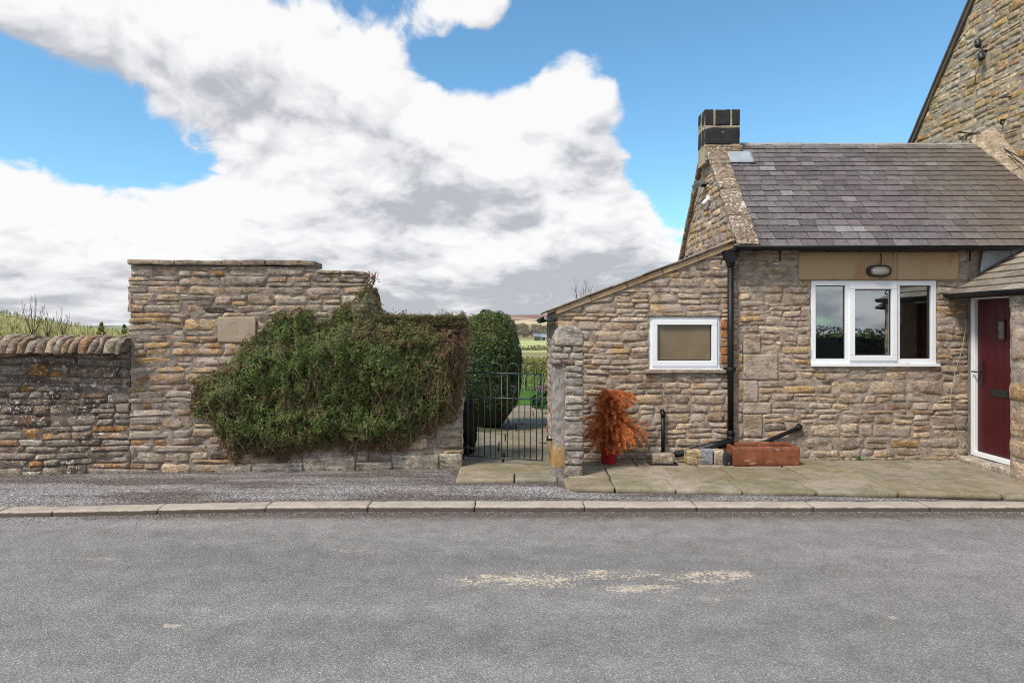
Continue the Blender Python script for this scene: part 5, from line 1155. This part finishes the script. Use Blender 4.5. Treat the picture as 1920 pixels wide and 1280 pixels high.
def debris():
    def block(pxa, pxb, pyt, pyb, Y, d, name, label, cat, pal, rot=0, lich=.2, rnd=.012, amp=.004):
        m = stone_mat(name+'_stone', pal, lichen=lich, smear=.1, dark=.2); a, b = X(pxa, Y), X(pxb, Y); za, zb = .099, Zp(pyt, Y)
        c = ((a+b)/2, Y+d/2, za); t = frame(c, (math.cos(rot), math.sin(rot), 0), (math.sin(rot), -math.cos(rot), 0)); mb = MB(); w = b-a
        mb.rock(t, -w/2, w/2, 0, zb-za, -d/2, d/2, rnd, amp, 10, 8, 8, col=(rng.random(), .6, .5), rag=.006); o = mb.build(name, m)
        V = np.empty(len(o.data.vertices)*3); o.data.vertices.foreach_get('co', V); o.data.vertices.foreach_set('co', (V.reshape(-1, 3)-np.array(c)).ravel()); o.data.update(); o.location = c; tag(o, label, cat)
    block(1225, 1264, 851, 862, 7.44, .12, 'gully_stone', 'flat pale stone lying on the drain grate below the upright pipe', 'stone', [(0, (.30, .25, .19)), (1, (.36, .31, .24))])
    block(1288, 1317, 845, 863, 7.42, .13, 'loose_stone', 'buff loose stone left of the grey brick beside the trough', 'stone', [(0, (.30, .23, .12)), (1, (.34, .27, .16))], .05)
    block(1318, 1339, 844, 864, 7.40, .20, 'engineering_brick', 'blue grey brick between two buff stones beside the trough', 'brick', [(0, (.17, .19, .22)), (1, (.22, .235, .26))], -.15, .1, .006, .0015)
    block(1339, 1357, 845, 864, 7.39, .16, 'loose_stone', 'pinkish pale loose stone right of the grey brick beside the trough', 'stone', [(0, (.36, .28, .22)), (1, (.40, .32, .26))], .1)
    block(1356, 1371, 851, 867, 7.36, .12, 'coal_dark_stone', 'small near black stone against the left end of the trough', 'stone', [(0, (.02, .02, .025)), (1, (.05, .045, .04))], .3)
    # drain
    t = thing('drain_grate', 'small black square drain grate under the pale stone by the wall', 'drain', (X(1245, 7.42), 7.47, .1)); x, y = X(1244, 7.42), 7.46; mb = MB(); mb.box(x-.16, x+.15, y-.075, y-.060, .095, .112); mb.box(x-.16, x+.15, y+.08, y+.095, .095, .112); mb.box(x-.16, x-.147, y-.06, y+.08, .095, .112); mb.box(x+.137, x+.15, y-.06, y+.08, .095, .112)
    for k in range(9): mb.box(x-.13+k*.03, x-.118+k*.03, y-.06, y+.08, .096, .109)
    mb.build('grating', M_BLACK, t)
    # upright waste pipe
    xw = X(1243, YW-.05); t = thing('waste_pipe', 'slim upright black waste pipe rising from the drain to an elbow in the wall', 'pipe', (xw, YW-.05, .12)); mb = MB(); yq = YW-.05
    mb.tube([(xw, yq, .13), (xw, yq, Zp(778, yq))], .021, 12); mb.build('pipe', M_BLACK, t); mb = MB(); z = Zp(778, yq); mb.tube([(xw, yq, z-.02), (xw, yq, z+.012), (xw, yq+.02, z+.035), (xw, yq+.07, z+.04)], [.026, .026, .027, .027], 12); mb.build('elbow', M_BLACK, t)
    # gully pipe lying from the downpipe foot to the drain
    t = thing('gully_pipe', 'thick black cast iron pipe slanting from the downpipe foot down to the drain', 'pipe', (X(1310, 7.6), 7.6, .15)); a, b = at(1266, 852, 7.56), at(1372, 828, 7.60); a, b = Vector(a), Vector(b); mb = MB()
    L = lambda f: tuple(a.lerp(b, f)); mb.tube([L(0), L(.03), L(.26), L(.28), L(.60), L(.62), L(.72), L(.74), L(1.0)], [.034, .038, .034, .040, .042, .052, .052, .046, .046], 16); mb.build('pipe', M_BLACK, t)
    # pipe rising to the right behind the trough
    t = thing('overflow_pipe', 'thin black pipe slanting up behind the trough to an elbow in the wall', 'pipe', (X(1470, 7.66), 7.68, .3)); a, b = Vector(at(1425, 832, 7.70)), Vector(at(1498, 802, 7.69)); mb = MB(); mb.tube([tuple(a-(b-a)*.5), tuple(a), tuple(b)], [.021, .022, .022], 12); mb.build('pipe', M_BLACK, t); mb = MB(); mb.tube([tuple(b-(b-a)*.06), tuple(b+Vector((.012, 0, .012))), tuple(b+Vector((.02, .06, .02)))], .029, 12); mb.build('elbow', M_BLACK, t)
debris()

def conifer():
    bx, by = X(1141, 7.52), 7.50
    t = thing('dead_potted_conifer', 'bushy orange brown dead conifer growing in a red pot beside the gate pillar', 'potted conifer', (bx, by, .1)); mb = MB()
    mb.lathe((bx, by, .1), [(.001, .001), (.074, .001), (.078, .01), (.095, .165), (.099, .168), (.099, .183), (.090, .183), (.088, .15), (.001, .15)], 32); mb.build('pot', M_POT, t)
    mb = MB(); mb.lathe((bx, by, .25), [(.001, .012), (.06, .008), (.089, .002)], 20); mb.build('soil', M_CORE, t)
    mb = MB(); tr = [(bx, by, .24), (bx+.005, by, .45), (bx+.012, by, .65), (bx+.02, by, .86)]; mb.tube(tr, [.013, .010, .007, .003], 8); mb.build('trunk', M_BARK, t)
    st = MB(); pts = []; dirs = []
    def prof(h):    # branch reach at height
        return np.interp(h, [.27, .34, .42, .50, .58, .64, .68, .73, .78, .84, .88], [.20, .30, .42, .45, .40, .24, .19, .31, .31, .25, .15])
    for k in range(260):
        h = rng.uniform(.27, .87); a = rng.uniform(0, 2*math.pi); R_ = prof(h)*rng.uniform(.55, 1.15)
        if math.cos(a) < 0: R_ *= .82
        if math.sin(a) > .2: R_ *= .55
        c = Vector((bx+.012, by, h)); dr = Vector((math.cos(a), math.sin(a), .42 if h < .62 else .62)); P = [c.copy()]; n = 7
        for s in range(n): dr.normalize(); c = c+dr*R_/n; dr += Vector((rng.normal(0, .10), rng.normal(0, .10), -.13-.045*s*(1.2 if h < .5 else .6))); P.append(c.copy())
        P = [Vector((p.x, min(p.y, YW-.04), max(p.z, .13))) for p in P]
        st.tube(P, [.004, .0035, .003, .0025, .002, .0015, .001, .0006], 4)
        for s in range(1, n+1):
            d0 = (P[s]-P[s-1]).normalized(); m = int(36*(.5+s/n))
            for q in range(m):
                p = P[s-1].lerp(P[s], rng.random()); d = d0+Vector(rng.normal(0, .62, 3)); d.normalize(); pts.append(p+d*.010); dirs.append(d)
    st.build('branches', simple('orange_dead_twig', (.20, .07, .03), .9), t)
    P = np.array([tuple(p) for p in pts]); D = np.array([tuple(p) for p in dirs]); n = len(P); L = rng.uniform(.012, .030, n)[:, None]; s = np.cross(D, rng.normal(size=(n, 3))); s /= np.linalg.norm(s, axis=1)[:, None]; s *= rng.uniform(.0012, .0024, n)[:, None]
    V = np.stack([P-s, P+s, P+D*L+s*.4, P+D*L-s*.4], 1).reshape(-1, 3); V[:, 1] = np.minimum(V[:, 1], YW-.03); c = pcol(n, [(.68, .21, .06), (.78, .30, .09), (.50, .14, .045), (.80, .40, .17), (.26, .08, .035)], [.3, .28, .2, .12, .1]); f = (np.arange(n)*4)[:, None]+np.arange(4)
    mb = MB(); mb.add(V, f.tolist(), 0, np.repeat(c, 4, 0)); mb.build('needles', M_NEEDLE, t)
conifer()

# ================================================================== GARDEN BEYOND THE GATE
def blob_bush(mb, c, rx, ry, rz, n, size, cols, w, shape=None, bump=.10, gap=.25, ns=3.2, topcol=None, power=2.0):
    d = rng.normal(size=(n, 3)); d /= np.linalg.norm(d, axis=1)[:, None]
    if power != 2.0:
        s = (np.abs(d)**power).sum(1)**(1/power); dd = d/s[:, None]
    else: dd = d
    b = 1+bump*fbm(dd*1.0+np.array(c)*.37, 3, ns)+bump*.35*fbm(dd+9., 2, ns*3.5)
    r = b*(1-rng.random(n)**2.5*.28)
    P = dd*np.array([rx, ry, rz])*r[:, None]
    if shape is not None: P = shape(P)
    P = P+np.array(c); t = fbm(P, 2, 1.0/max(rx, .01)*4.5); k = rng.random(n) > gap*(t < -.12); P, d = P[k], d[k]
    cc = pcol(len(P), cols, w)
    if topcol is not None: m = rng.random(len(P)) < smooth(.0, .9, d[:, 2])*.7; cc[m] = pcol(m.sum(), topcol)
    leaves(mb, P, d, size, cc, .6, .6)
def garden():
    # clipped holly
    by = 10.1; bx = X(918, by); t = thing('holly_bush', 'tall clipped round holly bush standing just behind the iron gate', 'bush', (bx, by, .08)); mb = MB()
    def shp(P): z = P[:, 2]/.82; k = np.where(z < -.62, np.maximum(.5, 1-1.3*(-.62-z)), 1); P = P.copy(); P[:, :2] *= k[:, None]; return P
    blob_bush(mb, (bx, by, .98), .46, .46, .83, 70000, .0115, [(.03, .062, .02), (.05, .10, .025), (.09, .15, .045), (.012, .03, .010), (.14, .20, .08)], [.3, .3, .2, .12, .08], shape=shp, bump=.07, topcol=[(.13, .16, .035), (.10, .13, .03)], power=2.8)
    mb.build('crown', M_LEAFG, t); mb = MB(); mb.lathe((bx, by, .1), [(.16, .02), (.22, .1), (.34, .28), (.38, .75), (.37, 1.1), (.34, 1.4), (.2, 1.62), (.01, 1.66)], 20); V = mb.v[0]; V += np.stack([fbm(V+k, 2, 4) for k in range(3)], 1)*.04; mb.build('inner_twigs', M_CORE, t)
    mb = MB()
    for k in range(60): a = rng.uniform(0, 6.28); r = rng.uniform(0, .36)**1; x, y = bx+r*math.cos(a), by+r*math.sin(a); h = 1.68+rng.uniform(.02, .15)*(1 if rng.random() < .4 else .5); mb.tube([(x, y, 1.5), (x+rng.normal(0, .012), y, h-.03), (x+rng.normal(0, .02), y, h)], [.004, .003, .001], 4)
    mb.build('shoots', simple('olive_shoot', (.09, .09, .035), .8), t); MB().tube([(bx, by, .06), (bx, by, .4)], [.07, .05], 10).build('trunk', M_BARK, t)
    # soil bed under the holly
    mb = MB(); mb.lathe((bx-.05, by+.02, .07), [(.46, .0), (.44, .035), (.25, .055), (.001, .06)], 24); tag(mb.build('soil_bed', simple('mossy_soil', (.05, .055, .025), .95, var=.4, bs=30, bstr=.7)), 'round patch of mossy soil under the holly bush', 'soil', kind='structure')
    # ivy on the inner face of the garden wall end, in the gate's shade
    t = thing('ivy_clump', 'dark shaded ivy clump low behind the gate hinge', 'ivy', (-.47, 8.2, .08)); mb = MB(); blob_bush(mb, (-.52, 8.15, .38), .10, .30, .36, 7000, .013, [(.03, .025, .015), (.05, .04, .025), (.03, .05, .015)], None); mb.build('foliage', M_LEAF, t); MB().tube([(-.52, 8.15, .05), (-.52, 8.15, .5)], .05, 8).build('stems', M_CORE, t)
    # lawn
    m, N = mat('lawn_turf'); P = objc(N); n = N.noise(P, 30, 5, .7); b = N.noise(P, 1.2, 3); finish(N, N.mix(N.rng(b, .35, .65), N.mix(n, (.045, .13, .012), (.10, .24, .03)), N.mix(n, (.08, .17, .02), (.15, .28, .045))), .9, n, .8, .03)
    V = [(-.8, 13.25), (3.0, 13.25), (3.4, 15.9), (-4, 15.9)]; mb = MB(); mb.add([(x, y, .115) for x, y in V]+[(x, y, 0) for x, y in V], [(0, 1, 2, 3), (0, 4, 5, 1), (1, 5, 6, 2), (2, 6, 7, 3), (3, 7, 4, 0)]); tag(mb.build('lawn', m), kind='structure')
    n = 16000; x, y = rng.uniform(-.6, 2.6, n), rng.uniform(13.25, 15.8, n); h = rng.uniform(.02, .055, n); a = rng.uniform(0, 6.28, n); w = .004; c = pcol(n, [(.06, .17, .015), (.10, .25, .03), (.14, .30, .05)])
    P = np.stack([x, y, np.full(n, .11)], 1); s = np.stack([np.cos(a), np.sin(a), 0*a], 1)*w; tip = P+np.stack([rng.normal(0, .012, n), rng.normal(0, .012, n), h], 1); V = np.stack([P-s, P+s, tip], 1).reshape(-1, 3); mb = MB(); mb.add(V, ((np.arange(n)*3)[:, None]+np.arange(3)).tolist(), 0, np.repeat(c, 3, 0)); tag(mb.build('grass', M_LEAF), 'short bright green lawn grass beyond the garden path', 'grass', kind='stuff')
    # low hedge with bare stems at the back
    t = thing('low_hedge', 'low clipped yellow green hedge across the far side of the lawn', 'hedge', (1.0, 16.3, .08)); mb = MB(); n = 26000; x = rng.uniform(-3, 4.5, n); y = 16.3+rng.uniform(-.32, .32, n); z = np.where(rng.random(n) < .72, rng.uniform(.50, .86, n)+.03*fbm(np.stack([x, y, 0*x], 1), 2, 3), rng.uniform(.14, .6, n)); s = np.abs(y-16.3) > .2; k = s | (z > .72) | (rng.random(n) < .4); x, y, z = x[k], y[k], z[k]
    P = np.stack([x, y, z], 1); Nn = np.stack([0*x, np.sign(y-16.3)*.8, (z > .74)*1.+.2], 1); c = pcol(len(x), [(.17, .20, .035), (.25, .26, .055), (.10, .13, .025), (.30, .28, .08)]); leaves(mb, P, Nn, .022, c, .6, .8); mb.build('foliage', M_LEAF, t)
    mb = MB()
    for k in range(110): x = rng.uniform(-2.8, 4.4); y = 16.3+rng.uniform(-.12, .12); mb.tube([(x, y, .05), (x+rng.normal(0, .04), y, .35), (x+rng.normal(0, .09), y+rng.normal(0, .06), .72)], [.014, .010, .005], 5)
    mb.build('stems', M_BARK, t)
    # flowering clump by the path
    p = at(1022, 757, 12.3); t = thing('hellebore_clump', 'dark stemmed dusty pink flowering clump beside the garden path', 'plant', (p[0]+.02, 12.6, .1)); mb = MB(); c = np.array([p[0]+.06, 12.6, .22])
    blob_bush(mb, c, .30, .22, .20, 3500, .026, [(.04, .12, .03), (.07, .17, .04), (.02, .06, .015)], None, bump=.2); mb.build('foliage', M_LEAF, t)
    mb = MB(); fl = MB(); sh = []
    for k in range(60):
        a = rng.uniform(0, 6.28); r = rng.uniform(.02, .22); top = c+np.array([r*math.cos(a), r*math.sin(a), rng.uniform(.12, .34)]); mb.tube([c+[0, 0, -.1], c+[r*.5*math.cos(a), r*.5*math.sin(a), .1], top], [.005, .004, .003], 4); sh.append(top)
    mb.build('flower_stems', simple('dark_purple_stem', (.04, .02, .025), .8), t)
    S = np.array(sh); S = np.repeat(S, 9, 0)+rng.normal(0, .014, (len(S)*9, 3)); leaves(fl, S, rng.normal(size=S.shape), .018, pcol(len(S), [(.42, .30, .28), (.30, .15, .16), (.50, .42, .36), (.10, .05, .06)]), .7, .5); fl.build('flowers', M_LEAF, t)
    t = thing('strappy_plant', 'green arching leafy plant at the foot of the gate pillar beyond the path', 'plant', (X(1036, 11.8), 11.8, .1)); mb = MB(); c0 = np.array([X(1040, 11.8), 11.8, .1])
    for k in range(150):
        a = rng.uniform(0, 6.28); L = rng.uniform(.16, .34); d = np.array([math.cos(a), math.sin(a), 0]); sd = np.array([-d[1], d[0], 0])*.009; pts = [c0+d*L*f+np.array([0, 0, L*1.3*(f-.75*f*f)]) for f in (0.05, .35, .7, 1.0)]; V = []
        for i, q in enumerate(pts): w = (1, 1.1, .8, .1)[i]; V += [q-sd*w, q+sd*w]
        mb.add(V, [(0, 1, 3, 2), (2, 3, 5, 4), (4, 5, 7, 6)], 0, tuple(np.array((.05, .15, .03))*rng.uniform(.6, 1.5)))
    mb.build('leaves', M_LEAF, t)
    # dry stone field wall beyond the hedge
    t = thing('field_wall', 'distant thin dry stone field wall beyond the garden hedge', 'wall', (4, 42, -.8)); mb = MB(); x = -6.
    while x < 14:
        w = rng.uniform(.35, .7); z0 = float(terrain_z(np.array([x]), np.array([42.]))[0]); yv = 42; mb.rock(xz(yv), x, x+w-.01, z0-.3, z0+.30, -.25, .25, .04, .03, 4, 3, 3, col=(rng.random(), rng.random(), .5), fs=3); mb.rock(xz(yv), x, x+w-.02, z0+.29, z0+.42, -.22, .22, .05, .03, 4, 3, 3, col=(rng.random(), rng.random(), .5), fs=3); x += w
    mb.build('masonry', M_CAP, t)
    # bare shrub behind the lean-to roof
    t = thing('bare_shrub', 'bare twiggy shrub tips showing above the lean-to roof slope', 'shrub', (1.75, 12.0, .05)); mb = MB(); x = X(1105, 12.0)
    for k in range(9):
        p = np.array([x, 12.0, .05]); q = np.array([x+rng.uniform(-.24, .24), 12+rng.uniform(-.1, .1), 2.0]); r_ = q+np.array([rng.normal(0, .05), 0, rng.uniform(.2, .5)]); mb.tube([p, (p+q)/2+rng.normal(0, .04, 3), q, r_], [.014, .010, .006, .002], 5)
        for j in range(3): f = rng.uniform(0, .8); s = q*(1-f)+r_*f; mb.tube([s, s+np.array([rng.normal(0, .06), 0, rng.uniform(.06, .16)])], [.003, .001], 3)
    mb.build('branches', M_BARK, t)
garden()

# ================================================================== DISTANCE
def gz(x, y): return float(terrain_z(np.array([float(x)]), np.array([float(y)]))[0])
def far():
    # farm by the wood
    fm = simple('slate_barn_roof', (.17, .19, .22), .6); wm = simple('barn_stone', (.22, .20, .18), .9); gm = simple('pale_barn_cladding', (.36, .42, .44), .7)
    def barn(name, label, px0, px1, Y, h, roofh, wall, roof, door=None):
        x0, x1 = X(px0, Y), X(px1, Y); z = gz((x0+x1)/2, Y)-.3; t = thing(name, label, 'barn', ((x0+x1)/2, Y+4, z)); MB().box(x0, x1, Y, Y+8, z, z+h).build('wall', wall, t)
        MB().prism([(Y-.4, z+h+.01), (Y+4, z+h+roofh), (Y+8.4, z+h+.01)], 'x', x0-.3, x1+.3).build('roof', roof, t)
        n = max(2, int((x1-x0)/4)); dm = simple(name+'_door_paint', (.05, .05, .055), .7)
        for k in range(n): a = x0+(x1-x0)*(k+.3)/n; MB().box(a, a+1.3, Y-.06, Y-.01, z+.4, z+2.2).build('door', dm, t)
    barn('stone_barn', 'distant grey stone barn at the edge of the green field', 1001, 1011, 362, 2.4, 1.7, wm, fm); barn('long_barn', 'distant long blue grey roofed barn right of the stone barn', 1014, 1037, 366, 2.0, 1.8, gm, simple('blue_grey_roof', (.22, .27, .29), .6))
    # leafless wood behind the farm
    mb = MB(); n = 240
    for k in range(n):
        Y = rng.uniform(385, 560); px = rng.uniform(930, 1120); x = X(px, Y); z = gz(x, Y); h = rng.uniform(3.2, 6); m = 90
        d = rng.normal(size=(m, 3)); d /= np.linalg.norm(d, axis=1)[:, None]; P = np.array([x, Y, z+h*.6])+d*np.array([h*.35, h*.35, h*.42])*rng.random((m, 1))**.4
        leaves(mb, P, d, .55, pcol(m, [(.19, .15, .13), (.25, .20, .16), (.14, .11, .10), (.22, .21, .12)]), .25, .9)
    tag(mb.build('bare_wood', M_LEAF), 'distant brown leafless wood below the moor', 'woodland', kind='stuff')
    # scrubby brown hedge line across the field
    mb = MB(); n = 5000; y = rng.uniform(118, 124, n); x = rng.uniform(-10, 40, n); z = terrain_z(x, y)+rng.uniform(0, 1.3, n)*(.6+.5*fbm(np.stack([x, y, 0*x], 1), 2, .25)); leaves(mb, np.stack([x, y, z], 1), rng.normal(size=(n, 3)), .22, pcol(n, [(.20, .16, .11), (.15, .12, .08), (.24, .21, .12)]), .4, .9); tag(mb.build('field_scrub', M_LEAF), 'band of brown scrub across the distant green field', 'scrub', kind='stuff')
    # hillside plantation on the left
    def fir(mb, x, y, z, h, cols, m=150):
        f = rng.random(m)**.75; a = rng.uniform(0, 6.28, m); r = (1-f)*h*.34*(.75+.35*np.sin(f*34))*rng.uniform(.5, 1.05, m)
        P = np.stack([x+r*np.cos(a), y+r*np.sin(a), z+h*(.10+.9*f)], 1); leaves(mb, P, np.stack([np.cos(a), np.sin(a), 0*a+.5], 1), h*.075, pcol(m, cols), .45, .7)
    gc = [(.15, .18, .05), (.20, .22, .07), (.09, .12, .04)]; yc = [(.34, .32, .12), (.27, .27, .09), (.40, .34, .17)]
    mb = MB(); cnt = 0
    for k in range(14000):
        y = rng.uniform(85, 175); px = rng.uniform(-220, 250); x = X(px, y); z = gz(x, y); h = rng.uniform(.7, 1.4)
        sky = z+h*.75; pyy = HZ-(sky-CH)/y*F
        lim = np.interp(px, [-220, 0, 60, 110, 150, 200, 250], [560, 583, 592, 602, 609, 617, 615])
        if pyy < lim: 
            if pyy < lim-14: continue
        if px > 130 and rng.random() < .5: continue
        cnt += 1
        if cnt > 2600: break
        fir(mb, x, y, z, h, gc if rng.random() < .3 else yc, 40)
    tag(mb.build('plantation', M_LEAF), 'sunlit yellow green young plantation covering the hillside on the left', 'woodland', kind='stuff')
    for (px, Y, pt, lab) in ((190, 70, 606, 'small pointed dark fir poking above the wall coping'), (233, 66, 610, 'short fir at the left edge of the tall stone wall')):
        x = X(px, Y); z = gz(x, Y); h = Zp(pt, Y)-z; t = thing('fir_tree', lab, 'tree', (x, Y, z), 'firs above the low wall'); mb = MB(); fir(mb, x, Y, z, h, yc+gc, 700); mb.build('crown', M_LEAF, t); MB().tube([(x, Y, z-.1), (x, Y, z+h*.9)], [.07, .01], 6).build('trunk', M_BARK, t)
    for (px, Y, pt, wd, nb, lab) in ((62, 24, 548, 24, 8, 'tallest bare sapling above the low wall'), (90, 26, 578, 24, 7, 'shorter bare sapling right of the tallest one'), (118, 27, 576, 14, 5, 'slim bare sapling nearest the tall wall')):
        x = X(px, Y); z = gz(x, Y); t = thing('sapling', lab, 'sapling', (x, Y, z), 'bare saplings above the low wall'); zt = Zp(pt, Y); tr = MB(); mb = MB(); zf = Zp(622, Y)
        tr.tube([(x, Y, z), (x, Y, zf-.15)], [.022, .015], 6)
        for k in range(nb):
            o = (k-(nb-1)/2)/(nb/2)*wd/F*Y+rng.normal(0, .03); hh = zt-rng.uniform(0, .35)-abs(o)*.5; P = [(x, Y, zf-.2), (x+o*.55, Y, zf+(hh-zf)*.3), (x+o*.9, Y+rng.normal(0, .05), zf+(hh-zf)*.65), (x+o*1.0, Y, hh)]; mb.tube(P, [.010, .009, .007, .003], 5)
            for j in range(7): f = rng.uniform(.2, .95); a = np.array(P[1])*(1-f)+np.array(P[3])*f; mb.tube([a, a+np.array([rng.choice([-1, 1])*rng.uniform(.02, .07), 0, rng.uniform(.05, .16)])], [.005, .002], 3)
        tr.build('trunk', M_BARK, t); mb.build('branches', M_BARK, t)
    # dark hedge across the road, behind the camera, which the panes mirror
    t = thing('roadside_hedge', 'dark roadside hedge across the road, mirrored in the cottage window', 'hedge', (4, -6.4, 0)); mb = MB(); n = 26000; x = rng.uniform(-14, 18, n); y = -6.4+rng.uniform(-.6, .6, n); z = rng.uniform(0, 1, n)**.7*(1.55+.22*fbm(np.stack([x, 0*x, 0*x], 1), 3, 1.0)); leaves(mb, np.stack([x, y, z], 1), np.stack([0*x, np.sign(y+6.4), .4+0*x], 1), .045, pcol(n, [(.025, .04, .012), (.05, .06, .02), (.06, .045, .03)]), .5, .8); mb.build('foliage', M_LEAF, t)
    mb = MB(); mb.box(-14, 18, -6.7, -6.1, 0, 1.25)
    for k in range(90): a = rng.uniform(-14, 18); mb.tube([(a, -6.4, 1.2), (a+rng.normal(0, .06), -6.4+rng.normal(0, .1), 1.55+rng.uniform(0, .25))], [.006, .002], 4)
    mb.build('stems', M_CORE, t)
far()
# weeds in the joints
def weeds():
    for (px, py, Y, n, lab) in ((1612, 856, 7.68, 22, 'small green weed at the wall foot below the large window'),):
        p = at(px, py, Y); mb = MB(); P = rng.normal(0, 1, (n*3, 3))*[.03, .012, .012]+[p[0], p[1], .115]; leaves(mb, P, np.tile([0, -.3, 1.], (len(P), 1)), .011, pcol(len(P), [(.06, .16, .03), (.10, .2, .04)]), .6, .5); tag(mb.build('weed', M_LEAF), lab, 'weed')
    n = 1500; mb = MB(); x = rng.uniform(-5.5, 5.1, n); side = x > .6; y = np.where(side, YW-.02-rng.exponential(.02, n), 0.0)
    for i in range(n):
        if not side[i]:
            pxx = x[i]; u = float(np.dot(np.array([pxx, 7.1, 0])-WA, WU)); 
            q = WF(u, 0, .03+rng.exponential(.025)); x[i], y[i] = q[0], q[1]
    k = ~((x > -.62) & (x < .6)); x, y = x[k], y[k]; P = np.stack([x, y, np.full(len(x), .104)], 1); leaves(mb, P, np.tile([0, 0, 1.], (len(P), 1)), .009, pcol(len(P), [(.10, .075, .05), (.06, .05, .03), (.07, .09, .03), (.16, .13, .10)]), .6, .5)
    tag(mb.build('leaf_litter', M_LEAF), 'dead leaf litter and moss specks along the foot of the walls', 'leaf litter', kind='stuff')
weeds()
